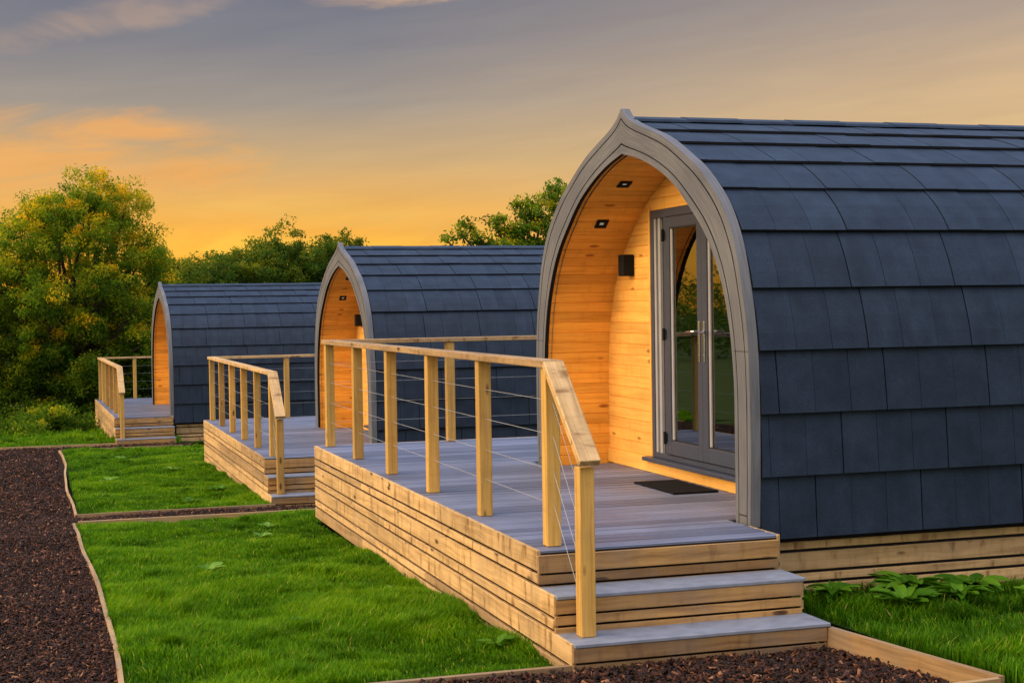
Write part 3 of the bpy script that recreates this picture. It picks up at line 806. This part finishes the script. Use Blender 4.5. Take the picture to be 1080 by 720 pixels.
BP(mb, 'curtain', M['curtain'], smooth=True)
for ya, yb in ((2.86, 3.12), (1.74, 1.98)):             # curtains drawn back inside the doors
    mb = MB()
    for i in range(30):
        y0, y1 = ya + (yb - ya) * i / 30, ya + (yb - ya) * (i + 1) / 30
        mb.face([(xx(y0), y0, .2), (xx(y1), y1, .2), (xx(y1), y1, 2.15), (xx(y0), y0, 2.15)])
    BP(mb, 'curtain', M['curtain'], smooth=True)

def leaf(y0, y1, hinge_y, handle_y, sgn):
    z0, z1 = DZ0 + .05, DZ1 - .075; s = .088; x0, x1 = XD - .022, XD + .045
    mb = MB()
    mb.box((x0, y0, z0), (x1, y0 + s, z1), bev=.006); mb.box((x0, y1 - s, z0), (x1, y1, z1), bev=.006)
    mb.box((x0, y0 + s, z0), (x1, y1 - s, z0 + .115), bev=.006); mb.box((x0, y0 + s, z1 - s), (x1, y1 - s, z1), bev=.006)
    d = BP(mb, 'door', M['frame'])
    mb = MB(); mb.box((x0 + .026, y0 + s - .004, z0 + .111), (x0 + .032, y1 - s + .004, z1 - s + .004)); mb.build('glass_pane', M['glass'], parent=d, origin=ORG)
    mb = MB(); gq = .008                                 # black glazing gasket
    for a in ((y0 + s, y0 + s + gq, z0 + .115, z1 - s), (y1 - s - gq, y1 - s, z0 + .115, z1 - s), (y0 + s, y1 - s, z0 + .115, z0 + .123), (y0 + s, y1 - s, z1 - s - gq, z1 - s)):
        mb.box((x0 + .008, a[0], a[2]), (x0 + .0255, a[1], a[3]))
    mb.build('gasket', M['seal'], parent=d, origin=ORG)
    mb = MB(); mb.box((x0 + .010, y1 - s - .040, z0 + .124), (x0 + .0250, y1 - s - .0085, z1 - s - .009), tint=.5, bev=.003); mb.build('lit_stile_strip', M['pale_strip'], parent=d, origin=ORG)  # pale strip added for the lit inner face of the stile
    mb = MB()                                            # lever handle on a long plate
    hy = handle_y
    mb.box((x0 - .010, hy - .014, .96), (x0 - .0005, hy + .014, 1.28), bev=.004)
    mb.tube([(x0 - .008, hy, 1.20), (x0 - .05, hy, 1.20), (x0 - .058, hy + sgn * .02, 1.20), (x0 - .056, hy + sgn * .125, 1.197)], [.010, .010, .010, .008], 8)
    mb.tube([(x0 - .012, hy, 1.01), (x0 - .002, hy, 1.01)], [.010, .012], 8)
    mb.build('handle', M['chrome'], parent=d, origin=ORG, smooth=True)
    for hz_ in (.32, 1.17, 1.98):
        mb = MB(); mb.tube([(x0 - .012, hinge_y, hz_ - .05), (x0 - .012, hinge_y, hz_ + .05)], .013, 10); mb.box((x0 - .006, hinge_y - .03, hz_ - .035), (x0 - .0005, hinge_y + .03, hz_ + .035), bev=.002)
        mb.build('hinge', M['black'], parent=d, origin=ORG)
    return d
leaf(2.440, 3.150, 3.155, 2.484, 1); leaf(1.720, 2.436, 1.715, 2.392, -1)
mb = MB(); mb.box((XD - .075, DY0 - .04, DZ0 - .036), (XD + .02, DY1 + .085, DZ0 - .002), 1, bev=.005)
BP(mb, 'door_sill', M['frame'])

# wall light and downlights
mb = MB(); mb.box((XD - .105, 3.855, 1.665), (XD - .002, 3.975, 1.85), bev=.006)
wl = BP(mb, 'wall_lamp', M['black'])
def downlight(x, yy):
    best = min((abs(YC + (cI(lI * i / 400)).x - yy), i) for i in range(150, 400))[1]
    s_ = lI * best / 400; n_ = nrm(cI, s_); c = cI(s_) + n_ * .020; tg = Vector((-n_.y, n_.x))
    R = Matrix(((1, 0, 0), (0, tg.x, -n_.x), (0, tg.y, -n_.y))); at = (x, YC + c.x, c.y)
    mb = MB(); e = .052
    for a in ((-e, -e, e, -.021), (-e, .021, e, e), (-e, -.021, -.021, .021), (.021, -.021, e, .021)): mb.box((a[0], a[1], .0), (a[2], a[3], .018), rot=R, at=at, tint=.3)
    d = BP(mb, 'downlight', M['black'])
    mb = MB(); mb.box((-.020, -.020, .003), (.020, .020, .009), rot=R, at=at); mb.build('lamp', M['lamp'], parent=d, origin=ORG)
    return Vector(at) - Vector((0, n_.x, n_.y)) * .06
dls = [downlight(1.87, 3.262), downlight(1.87, 3.80)]

# base skirt under the shell
mb = MB()
for sgn in (-1, 1):
    yy = YC + sgn * 2.05; z = -.145; k = 0
    while z > -.85:
        h = .050 if k % 2 == 0 else .119
        xj = XF + random.uniform(2.5, 5)
        for xa, xb in ((XF + .12, xj - .002), (xj + .002, XF + PL - .02)):
            mb.box((xa, min(yy, yy - sgn * .024), z - h), (xb, max(yy, yy - sgn * .024), z), 0, bev=.003)
        z -= h + .021; k += 1
BP(mb, 'base_skirt', M['deck_timber'])
mb = MB(); mb.box((XF + .14, YC - 2.02, -.86), (XF + PL - .05, YC + 2.02, -.06)); BP(mb, 'base_frame', M['dark'])

def place_pod(o, deck, delta, rz, sc=1.0):
    R = Matrix.Rotation(rz, 3, 'Z'); local = Vector((XF, YC, -.6 * sc)) + Vector(delta)
    if sc != 1: local.y = .438 + (YC - .438) * sc + delta[1]
    o.location = Vector(deck.location) + R @ local; o.rotation_euler = (0, 0, rz); o.scale = (sc,) * 3
p2 = copy_tree(pod); place_pod(p2, D2, (-.0455, .158, -.05), math.radians(-.05))
p2['label'] = 'middle arched camping pod seen behind the nearest deck railing'
p3 = copy_tree(pod); place_pod(p3, D3, (-.382, -.396, -.06), math.radians(.89), 1.034)
p3['label'] = 'farthest arched camping pod, beside the tall tree at the left'

# doormat
mb = MB(); mb.box((1.735, 2.04, .001), (2.105, 2.83, .014), bev=.004, tint=.5)
o = mb.build('doormat', M['mat']); tag(o, 'black doormat lying on the deck below the nearest pod door', 'doormat')

# ------------------------------------------------------------------ weeds
def weed(x, y, z, nl, ln, label, up=.5, tint=.5, wd=.42, seed=0, grp='broad leaved weeds in the lawns'):
    r = random.Random(seed); mb = MB()
    for i in range(nl):
        a = i * 2.4 + r.uniform(-.4, .4); l = ln * r.uniform(.45, 1.1); el = up * r.uniform(.4, 1.4); w = l * wd * r.uniform(.8, 1.15)
        d = Vector((math.cos(a), math.sin(a), 0)); sd = Vector((-d.y, d.x, 0)); tw = r.uniform(-.5, .5)
        st = Vector((x, y, z)) + d * .015; pts = []
        for k in range(7):
            t = k / 6; p = st + d * (l * t * math.cos(el * (1 - t * .9))) + Vector((0, 0, l * (math.sin(el) * t - .45 * t * t * el) + .02))
            ww = w * .5 * (0.10 if t < .12 else math.sin(math.pi * min(1, (t - .05) / .97)) ** .7) + .002
            nz = Vector((0, 0, 1)) * (ww * .35) + Vector((0, 0, .004 * math.sin(k * 2.5)))
            s2 = (sd * math.cos(tw * t) + Vector((0, 0, 1)) * math.sin(tw * t))
            pts.append((p - s2 * ww + nz, p, p + s2 * ww + nz))
        tt = min(1, max(0, tint + r.uniform(-.3, .3)))
        for k in range(6):
            a_, b_, c_ = pts[k]; d_, e_, f_ = pts[k + 1]
            mb.face([a_, b_, e_, d_], None, tt); mb.face([b_, c_, f_, e_], None, tt * .9)
    o = mb.build('weed', M['weed'], smooth=True); o.location = (0, 0, 0)
    tag(o, label, 'weed', grp); return o
W = [(-1.49, 4.05, 9, .17, 'dock weed with broad pale leaves in the middle of the nearest lawn', .9, .75),
     (-1.12, 1.42, 8, .15, 'low dandelion rosette in the nearest lawn, closest to the bottom edge', .7, .5),
     (-.80, 6.0, 7, .16, 'sprawling pale weed in the nearest lawn towards the deck', .35, .85),
     (-.50, 7.3, 7, .13, 'small pale weed near the far corner of the nearest deck', .35, .9),
     (-.34, 2.45, 8, .13, 'small weed close to the cladding of the nearest deck', .6, .55),
     (-.20, .25, 9, .15, 'curling weed by the steps at the lawn corner', 1.0, .35),
     (-.45, 12.3, 12, .20, 'leafy weed cluster nearest the middle deck steps', .7, .5),
     (-.18, 13.5, 10, .18, 'weed against the cladding of the middle deck', .8, .55),
     (-.85, 11.6, 10, .17, 'low weed beside the bark strip in the middle lawn', .6, .4),
     (-.70, 16.3, 8, .2, 'pale weed in the centre of the middle lawn', .5, .85),
     (-1.75, 14.9, 8, .2, 'weed beside the path edging of the middle lawn', .6, .75),
     (-1.25, 20.3, 8, .24, 'weed towards the far end of the middle lawn', .6, .8)]
for i, (x, y, nl, ln, lb, up, ti) in enumerate(W):
    zz = hz_b(x, y) if y < 9.2 else hz_a(x, y)
    weed(x, y, zz + .015, int(nl * 1.5), ln * .8, lb, up, ti * .8, seed=i + 3)
WC = [(2.32, -.16, 16, .26, 'big dock weed nearest the bark bed at the nearest pod', .85, .35), (2.55, .16, 22, .30, 'tall nettle-like weed against the pod base boards', 1.25, .25),
      (2.74, -.12, 17, .24, 'broad leaved weed in the middle of the clump by the pod base', 1.0, .35), (2.02, .18, 12, .22, 'weed tucked beside the bottom step corner', 1.25, .3),
      (3.02, .18, 17, .28, 'upright weed at the right end of the clump by the pod base', 1.2, .3), (3.15, -.45, 11, .24, 'isolated pale weed with large flat leaves at the lower right', .75, .7),
      (3.75, -.25, 12, .22, 'weed at the right edge of the picture in the shade-tinted lawn', .9, .5), (2.75, -1.55, 9, .14, 'small weed beyond the corner of the pale edging board', .8, .5)]
for i, (x, y, nl, ln, lb, up, ti) in enumerate(WC):
    weed(x, y, hz_c(x, y) + .06, int(nl * 3.2), ln * .78, lb, up * 1.3, ti * .75, wd=.36, seed=i + 40)

# ------------------------------------------------------------------ trees
def crown_mesh(name, lobes, n_clump, n_leaf, leaf, mat, parent, seed, gold=None, clump_r=.45, shade=0.0):
    r = np.random.default_rng(seed); cent = []; cr = []; ct = []
    tot = sum(l[3] ** 2 for l in lobes)
    for (cx, cy, cz, rad, *rest) in lobes:
        sq = rest[0] if rest else .85
        k = max(4, int(n_clump * rad ** 2 / tot))
        d = r.normal(size=(k, 3)); d /= np.linalg.norm(d, axis=1)[:, None]
        rr = rad * (r.uniform(.25, 1.0, k) ** .45) * (1 + .12 * r.normal(size=k))
        p = d * rr[:, None] * [1, 1, sq] + [cx, cy, cz]
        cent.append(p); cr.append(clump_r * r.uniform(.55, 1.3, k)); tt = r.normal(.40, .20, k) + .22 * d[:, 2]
        ct.append(tt)
    cent = np.concatenate(cent); cr = np.concatenate(cr); ct = np.concatenate(ct)
    if gold is not None: ct += gold(cent, r)
    K = len(cent); n = K * n_leaf
    ci = np.repeat(np.arange(K), n_leaf); dd = r.normal(size=(n, 3)); dd /= np.linalg.norm(dd, axis=1)[:, None]; off = dd * (r.uniform(0, 1, n) ** .45 * cr[ci])[:, None] * [1, 1, .75]
    p = cent[ci] + off
    l = leaf * r.uniform(.6, 1.3, n); w = l * r.uniform(.35, .6, n)
    u = r.normal(size=(n, 3)); u[:, 2] -= .35; u /= np.linalg.norm(u, axis=1)[:, None]
    v = np.cross(u, r.normal(size=(n, 3))); v /= np.linalg.norm(v, axis=1)[:, None]
    V = np.empty((n, 4, 3)); V[:, 0] = p - u * (l / 2)[:, None]; V[:, 1] = p + v * (w / 2)[:, None]; V[:, 2] = p + u * (l / 2)[:, None]; V[:, 3] = p - v * (w / 2)[:, None]
    idx = (np.arange(n) * 4)[:, None]; F = (idx + [0, 1, 2, 3]).ravel()
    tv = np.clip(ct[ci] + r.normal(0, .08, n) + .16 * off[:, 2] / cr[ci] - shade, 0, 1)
    o = mesh_np(name, V.reshape(-1, 3), F, np.full(n, 4), np.repeat(tv, 4), mat)
    if parent is not None: o.parent = parent; o.matrix_parent_inverse = parent.matrix_basis.inverted() if False else Matrix.Translation(-Vector(parent.location))
    return cent, o

def tree(name, base, lobes, label, cat, seed, leaf=.12, n_clump=500, n_leaf=60, mat='ash', trunk_r=.22, gold=None, grp=None, clump_r=.45, shade=0.0, nbr=60):
    bx, by = base; bz = g(by) - .1
    root = empty(name, (bx, by, bz)); tag(root, label, cat, grp)
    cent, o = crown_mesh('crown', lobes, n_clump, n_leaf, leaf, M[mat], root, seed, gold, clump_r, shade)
    r = random.Random(seed); mb = MB()
    top = Vector((sum(l[0] for l in lobes) / len(lobes), sum(l[1] for l in lobes) / len(lobes), sum(l[2] for l in lobes) / len(lobes)))
    B = Vector((bx, by, bz)); fork = B.lerp(top, .45)
    mb.tube([B, B.lerp(fork, .5) + Vector((r.uniform(-.1, .1), 0, 0)), fork], [trunk_r * 1.25, trunk_r, trunk_r * .8], 10)
    for l in lobes:
        c = Vector(l[:3]); m = fork.lerp(c, .5) + Vector((r.uniform(-.3, .3), r.uniform(-.3, .3), -.1))
        mb.tube([fork, m, c], [trunk_r * .55, trunk_r * .35, trunk_r * .14], 7)
        for _ in range(max(2, nbr // len(lobes))):
            q = cent[r.randrange(len(cent))]; q = Vector(q)
            if (q - c).length < l[3] * 1.15: mb.tube([m.lerp(c, r.uniform(.3, 1)), c.lerp(q, .5) + Vector((0, 0, -.05)), q], [trunk_r * .13, trunk_r * .08, trunk_r * .03], 5)
    mb.build('trunk', M['bark'], parent=root, origin=(bx, by, bz), smooth=True)
    return root

def at_boundary(l, k):
    # lobes are drafted for a full-size tree and set down at real size on the field boundary
    return (.83 * l[0] - .474, .83 * l[1] - 1.417, .83 * l[2] + .242, l[3] * k)
def hull_lobes(c, semi, n, r0, r1, seed, zmin=-9, core=True):
    r = random.Random(seed); out = []
    ga = math.pi * (3 - 5 ** .5)
    for i in range(n):
        zz = 1 - 2 * (i + .5) / n; a = ga * i + r.uniform(-.3, .3); q = math.sqrt(1 - zz * zz); f = r.uniform(.74, .98)
        p = (c[0] + semi[0] * q * math.cos(a) * f, c[1] + semi[1] * q * math.sin(a) * f, c[2] + semi[2] * zz * f)
        if p[2] > zmin: out.append((*p, r.uniform(r0, r1)))
    if core: out.append((c[0], c[1], c[2], min(semi) * .7)); out.append((c[0], c[1], c[2] - semi[2] * .5, min(semi) * .7))
    return out
K1 = .83
sun_gold = lambda c, r: .15 * np.clip((c[:, 0] + 2.0) / 1.4, 0, 1) * np.clip((c[:, 2] - .6) / 1.8, 0, 1) * r.uniform(.3, 1.3, len(c)) + .12 * np.clip((c[:, 2] - 2) / 2.5, 0, 1) - .22 * np.clip((1.0 - c[:, 2]) / 1.8, 0, 1)  # leaf tint carries sun gold at upper right and shade low down
low1 = [(-3.6 + .62 * i, 44.2 + .4 * (i % 2), -1.5 + .75 * (i % 3), .9) for i in range(9)] + [(-4.0 + .9 * i, 43.6, -2.1, .8) for i in range(6)]
low2 = [(-7.2 + .6 * i, 44.6 + .3 * (i % 2), -1.5 + .75 * ((i + 1) % 3), .9) for i in range(7)] + [(-7.6 + .9 * i, 43.8, -2.1, .8) for i in range(5)]
lob1 = [at_boundary(l, K1) for l in hull_lobes((-1.3, 45, 2.05), (2.95, 2.6, 3.95), 54, .62, 1.0, 4, -2.4) + low1]
tree('broadleaf_tree', (-2.0, 35.8), lob1, 'tall spreading green tree with sunlight tinted into its crown at the left, beside the bark path', 'tree', 5, leaf=.082, n_clump=2600, n_leaf=95, trunk_r=.17, gold=sun_gold, clump_r=.30, nbr=200)
lob2 = [at_boundary(l, K1) for l in hull_lobes((-5.6, 45.5, 1.0), (2.3, 2.2, 3.0), 30, .6, .95, 14, -2.4) + low2]
tree('broadleaf_tree', (-5.3, 36.2), lob2, 'smaller tree at the left edge, partly out of the picture', 'tree', 15, leaf=.085, n_clump=1350, n_leaf=90, trunk_r=.13, clump_r=.30, gold=lambda c, r: -.2 * np.clip((1.2 - c[:, 2]) / 1.8, 0, 1), nbr=120)
grp_b = 'trees behind the pods'
BT = [((3.7, 52), (3.7, 52, 1.5), (2.0, 1.8, 2.2), 26, 22, 'rounded dark green tree rising behind the ridge of the farthest pod, left one', 'darkleaf', .0),
      ((6.5, 53), (6.5, 53, 1.9), (2.0, 1.8, 2.35), 28, 23, 'tallest rounded tree behind the farthest pod, between its neighbours', 'darkleaf', .0),
      ((9.0, 54), (9.0, 54, 2.0), (1.5, 1.5, 2.3), 22, 24, 'tree with a thin twiggy top left of the peak of the middle pod', 'darkleaf', .0),
      ((1.9, 47), (1.9, 47, .6), (1.3, 1.2, 1.9), 18, 25, 'low bushy tree between the tall tree and the farthest roof', 'darkleaf', -.05)]
for base_, c_, semi_, n_l, sd_, lb_, mt_, sh_ in BT:
    lb2 = hull_lobes(c_, semi_, n_l, .62, .98, sd_)
    if sd_ == 24: lb2 += [(10.3, 54, 4.1, .28), (10.1, 54, 3.7, .35), (9.9, 54, 3.2, .45)]
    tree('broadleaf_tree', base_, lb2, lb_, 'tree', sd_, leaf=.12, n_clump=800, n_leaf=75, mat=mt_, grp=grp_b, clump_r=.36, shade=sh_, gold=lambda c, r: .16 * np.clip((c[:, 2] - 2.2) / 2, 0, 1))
tree('broadleaf_tree', (17.5, 50), [(13.0, 50, 4.05, .28), (13.6, 50, 4.3, .35), (14.4, 50, 4.0, .45), (13.9, 50, 4.75, .25), (15.0, 50, 4.9, .4), (15.6, 50, 4.3, .6), (16.2, 50, 5.35, .5), (17.0, 50, 5.2, .8), (17.9, 50, 5.8, .8), (15.3, 49.8, 3.7, .8), (16.6, 49.8, 4.3, .9), (18.6, 50, 4.6, 1.2), (16.0, 49.7, 3.4, .9), (14.6, 50, 3.3, .6), (17.6, 50, 3.4, 1.2)],
     'open feathery tree between the middle pod roof and the nearest arch', 'tree', 26, leaf=.14, n_clump=480, n_leaf=50, mat='ash', grp=grp_b, clump_r=.34, shade=.12)
# understorey bushes along the far boundary
hb = [(-7.9, 30.4, -2.2, 1.3), (-6.4, 29.4, -2.65, 1.1), (-4.9, 30.8, -2.0, 1.3), (-3.6, 29.7, -2.6, 1.0), (-2.45, 31.0, -2.3, .9), (-.7, 37.5, -.35, 1.3), (.9, 36.6, .5, 1.6), (3.0, 37.2, .6, 1.7)]
hl = ['low at the left edge beyond the path', 'low beyond the path, second from the left edge', 'low beyond the path end, under the tall tree', 'low beyond the kerb at the right end of the path', 'low and just left of the farthest deck', 'behind the railing of the farthest deck', 'behind the arch of the farthest pod', 'mostly hidden behind the farthest pod']
for i, ((x, y, z, r_), w) in enumerate(zip(hb, hl)):
    zb = g(y)
    tree('bush', (x, y), hull_lobes((x, y, (z + zb) / 2 + .3), (r_ * .9, r_ * .8, (z - zb) / 2 + .9), 20, .32, .55, 70 + i), 'dark green boundary bush ' + w, 'bush', 60 + i, leaf=.085, n_clump=420, n_leaf=70, mat='ash' if i < 5 else 'darkleaf', trunk_r=.07, grp='dark bushes along the boundary', clump_r=.26, shade=.22 if i < 5 else .08, nbr=30)

# woods all round the horizon
def belt(pts, label, seed, leaf=.9):
    lob = []
    r = random.Random(seed)
    for (x, y) in pts:
        k = 1 + max(0, (y - 30) / 60) if x < -40 else 1
        lob.append((x, y, g(y) + (r.uniform(.6, 1.6) * k if x < -40 else r.uniform(3, 5)), r.uniform(1.6, 2.6) * k if x < -40 else r.uniform(4, 6)))
    c, o = crown_mesh('distant_woods', lob, 2600, 14, leaf * (.5 if pts[0][0] < -40 else 1), M['darkleaf'], None, seed, None, 1.2, .1)
    tag(o, label, 'woodland', kind='stuff')
r_ = random.Random(3)
belt([(-60 + r_.uniform(-3, 3), y) for y in list(range(-60, 70, 5)) + list(range(70, 230, 7))], 'far dark woodland beyond the field on the path side', 90)
belt([(x, 110 + r_.uniform(-4, 4)) for x in range(-50, 120, 6)], 'far dark woodland behind the pods', 91)

# ------------------------------------------------------------------ camera
yaw, pitch, roll = math.radians(17.532446809), math.radians(-1.347948979), math.radians(-.875443607)
fwd = Vector((math.sin(yaw) * math.cos(pitch), math.cos(yaw) * math.cos(pitch), math.sin(pitch)))
rt = Vector((math.cos(yaw), -math.sin(yaw), 0)); up = rt.cross(fwd)
r2 = rt * math.cos(roll) + up * math.sin(roll); u2 = up * math.cos(roll) - rt * math.sin(roll)
cam = bpy.data.cameras.new('camera'); co = bpy.data.objects.new('camera', cam); C.objects.link(co)
cam.sensor_width = 36; cam.lens = 1599.086 / 1080 * 36; cam.clip_start = .1; cam.clip_end = 3000
mw = Matrix((r2, u2, -fwd)).transposed().to_4x4(); mw.translation = Vector((-2.78607, -8.33771, 1.42306)); co.matrix_world = mw
scene.camera = co

# ------------------------------------------------------------------ light
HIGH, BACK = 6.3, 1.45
SUN_AZ, SUN_EL = -86.0, 13.0                     # degrees from +Y towards +X, elevation
sd = Vector((math.sin(math.radians(SUN_AZ)) * math.cos(math.radians(SUN_EL)), math.cos(math.radians(SUN_AZ)) * math.cos(math.radians(SUN_EL)), math.sin(math.radians(SUN_EL))))
sl_ = bpy.data.lights.new('sun', 'SUN'); so = bpy.data.objects.new('sun', sl_); C.objects.link(so)
sl_.energy = 2.5; sl_.angle = math.radians(40); sl_.color = (1, .70, .36)
so.rotation_euler = (-sd).to_track_quat('-Z', 'Y').to_euler(); so.location = (-20, 10, 12)
for src in (p for p in (pod, p2, p3)):
    for i, d in enumerate(dls):
        sp = bpy.data.lights.new('downlight_glow', 'SPOT'); sp.energy = 5; sp.color = (1, .72, .42); sp.spot_size = math.radians(140); sp.spot_blend = 1; sp.shadow_soft_size = .04
        ob = bpy.data.objects.new('downlight_glow', sp); C.objects.link(ob); ob.parent = src
        ob.location = Vector(d) - Vector(ORG); ob.rotation_euler = (math.radians(-15), 0, 0)

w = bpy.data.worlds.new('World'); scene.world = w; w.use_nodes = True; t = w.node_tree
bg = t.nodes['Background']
tc = N(t, 'ShaderNodeTexCoord'); nm = N(t, 'ShaderNodeVectorMath', operation='NORMALIZE'); L(t, tc.outputs['Generated'], nm.inputs[0])
sx = N(t, 'ShaderNodeSeparateXYZ'); L(t, nm.outputs[0], sx.inputs[0])
el = mth(t, 'MULTIPLY', mth(t, 'ARCSINE', sx.outputs[2]), 57.2958)                  # elevation in degrees
az = mth(t, 'MULTIPLY', mth(t, 'ARCTAN2', sx.outputs[0], sx.outputs[1]), 57.2958)   # azimuth in degrees from +Y
e01 = mth(t, 'DIVIDE', el, 30.0, True)
# sunset side gradient (linear colours)
S = lambda r, g_, b: tuple(((c / 255 + .055) / 1.055) ** 2.4 for c in (r, g_, b))
gl_ = ramp(t, [(0, S(255, 164, 24)), (1.8 / 30, S(252, 174, 40)), (3.6 / 30, S(240, 174, 72)), (5.6 / 30, S(200, 164, 114)), (7.6 / 30, S(158, 144, 132)), (9.8 / 30, S(126, 122, 128)), (12 / 30, S(108, 109, 124)), (16 / 30, S(106, 110, 124)), (1, S(90, 106, 132))], e01)
gr_ = ramp(t, [(0, S(222, 176, 96)), (4 / 30, S(216, 178, 118)), (7.5 / 30, S(210, 174, 128)), (10 / 30, S(178, 154, 132)), (12.5 / 30, S(140, 130, 126)), (18 / 30, S(112, 114, 126)), (1, S(90, 106, 132))], e01)
side = mth(t, 'DIVIDE', mth(t, 'SUBTRACT', az, 12.0), 24.0, True)
base = mixc(t, 'MIX', side, gl_.outputs[0], gr_.outputs[0])
# away from the sunset the sky is a dull blue
daz = mth(t, 'ABSOLUTE', mth(t, 'ADD', az, 25.0))
far = mth(t, 'DIVIDE', mth(t, 'SUBTRACT', daz, 85.0), 80.0, True)
back = ramp(t, [(0, S(158, 148, 140)), (.3, S(128, 134, 146)), (1, S(96, 114, 140))], e01)
base = mixc(t, 'MIX', mth(t, 'MULTIPLY', far, .85), base, back.outputs[0])
pl = mth(t, 'DIVIDE', mth(t, 'SUBTRACT', -30.0, az), 40.0, True)
base = mixc(t, 'MIX', mth(t, 'MULTIPLY', pl, .65), base, S(226, 200, 170))
# thin cloud
cv = N(t, 'ShaderNodeCombineXYZ'); L(t, mth(t, 'ADD', mth(t, 'MULTIPLY', az, .13), mth(t, 'MULTIPLY', el, .10)), cv.inputs[0]); L(t, mth(t, 'ADD', mth(t, 'MULTIPLY', el, .50), mth(t, 'MULTIPLY', az, -.06)), cv.inputs[1])
cn = N(t, 'ShaderNodeTexNoise', i_Scale=1.0, i_Detail=7.0, i_Roughness=.62, i_Distortion=.9); L(t, cv.outputs[0], cn.inputs[0])
def blob(a0, e0, ra, re_, tilt, amt):
    da = mth(t, 'SUBTRACT', az, a0); de = mth(t, 'SUBTRACT', mth(t, 'SUBTRACT', el, e0), mth(t, 'MULTIPLY', da, tilt))
    q = mth(t, 'ADD', mth(t, 'POWER', mth(t, 'DIVIDE', mth(t, 'ABSOLUTE', da), ra), 2.0), mth(t, 'POWER', mth(t, 'DIVIDE', mth(t, 'ABSOLUTE', de), re_), 2.0))
    nz = mth(t, 'MULTIPLY', mth(t, 'SUBTRACT', cn.outputs[0], .5), 4.2)
    v = mth(t, 'ADD', mth(t, 'SUBTRACT', 1.0, q), nz)
    v = mth(t, 'MULTIPLY', v, 1.0, True)
    return mth(t, 'MULTIPLY', mth(t, 'SMOOTHERSTEP' if False else 'POWER', v, 1.4), amt)
m1 = blob(.5, 5.6, 9.2, 2.0, -.09, .7)
m2 = blob(9.5, 3.6, 8.0, .8, -.07, .6)
m3 = blob(3.0, 10.6, 6.5, .8, .24, .7)
m4 = blob(14.2, 11.7, 4.2, .5, .12, .85)
m5 = blob(-22, 8.5, 12.0, 2.5, .02, .6)
m6 = blob(7.0, 2.4, 12.0, .8, -.02, .75)
base = mixc(t, 'MIX', m1, base, S(242, 168, 78)); base = mixc(t, 'MIX', m2, base, S(238, 186, 92)); base = mixc(t, 'MIX', m3, base, S(172, 146, 130)); base = mixc(t, 'MIX', m4, base, S(205, 166, 132)); base = mixc(t, 'MIX', m5, base, S(220, 160, 100)); base = mixc(t, 'MIX', m6, base, S(255, 196, 64))
cn2 = N(t, 'ShaderNodeTexNoise', i_Scale=.9, i_Detail=5.0, i_Roughness=.5, i_Distortion=.3); cv2 = N(t, 'ShaderNodeVectorMath', operation='MULTIPLY'); cv2.inputs[1].default_value = (1.4, 3.2, 1); L(t, cv.outputs[0], cv2.inputs[0]); L(t, cv2.outputs[0], cn2.inputs[0])
cr_ = ramp(t, [(.3, (.95, .95, .96)), (.7, (1.05, 1.045, 1.03))], cn2.outputs[0])
base = mixc(t, 'MULTIPLY', 1, base, cr_.outputs[0])
# physical sky, low and weak, added underneath
sky = N(t, 'ShaderNodeTexSky', sky_type='NISHITA', sun_disc=False); sky.sun_elevation = math.radians(SUN_EL); sky.sun_rotation = math.radians(SUN_AZ)
skys = mixc(t, 'MULTIPLY', 1, sky.outputs[0], (.012, .012, .012))
base = mixc(t, 'ADD', 1, base, skys)
# gain added to the unseen high sky and the sky behind as fill light
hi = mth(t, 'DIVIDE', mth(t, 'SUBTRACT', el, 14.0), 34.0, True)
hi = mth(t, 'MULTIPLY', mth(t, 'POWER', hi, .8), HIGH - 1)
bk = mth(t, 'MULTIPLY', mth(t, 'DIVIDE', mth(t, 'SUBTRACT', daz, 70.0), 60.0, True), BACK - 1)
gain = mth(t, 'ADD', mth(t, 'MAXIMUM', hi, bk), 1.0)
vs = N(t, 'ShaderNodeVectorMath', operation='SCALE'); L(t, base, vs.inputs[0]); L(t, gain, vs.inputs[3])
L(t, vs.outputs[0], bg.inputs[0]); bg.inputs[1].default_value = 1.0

scene.view_settings.view_transform = 'Standard'; scene.view_settings.look = 'None'; scene.view_settings.exposure = 0; scene.view_settings.gamma = 1
scene.cycles.use_denoising = True
scene.cycles.max_bounces = 8; scene.cycles.transparent_max_bounces = 12
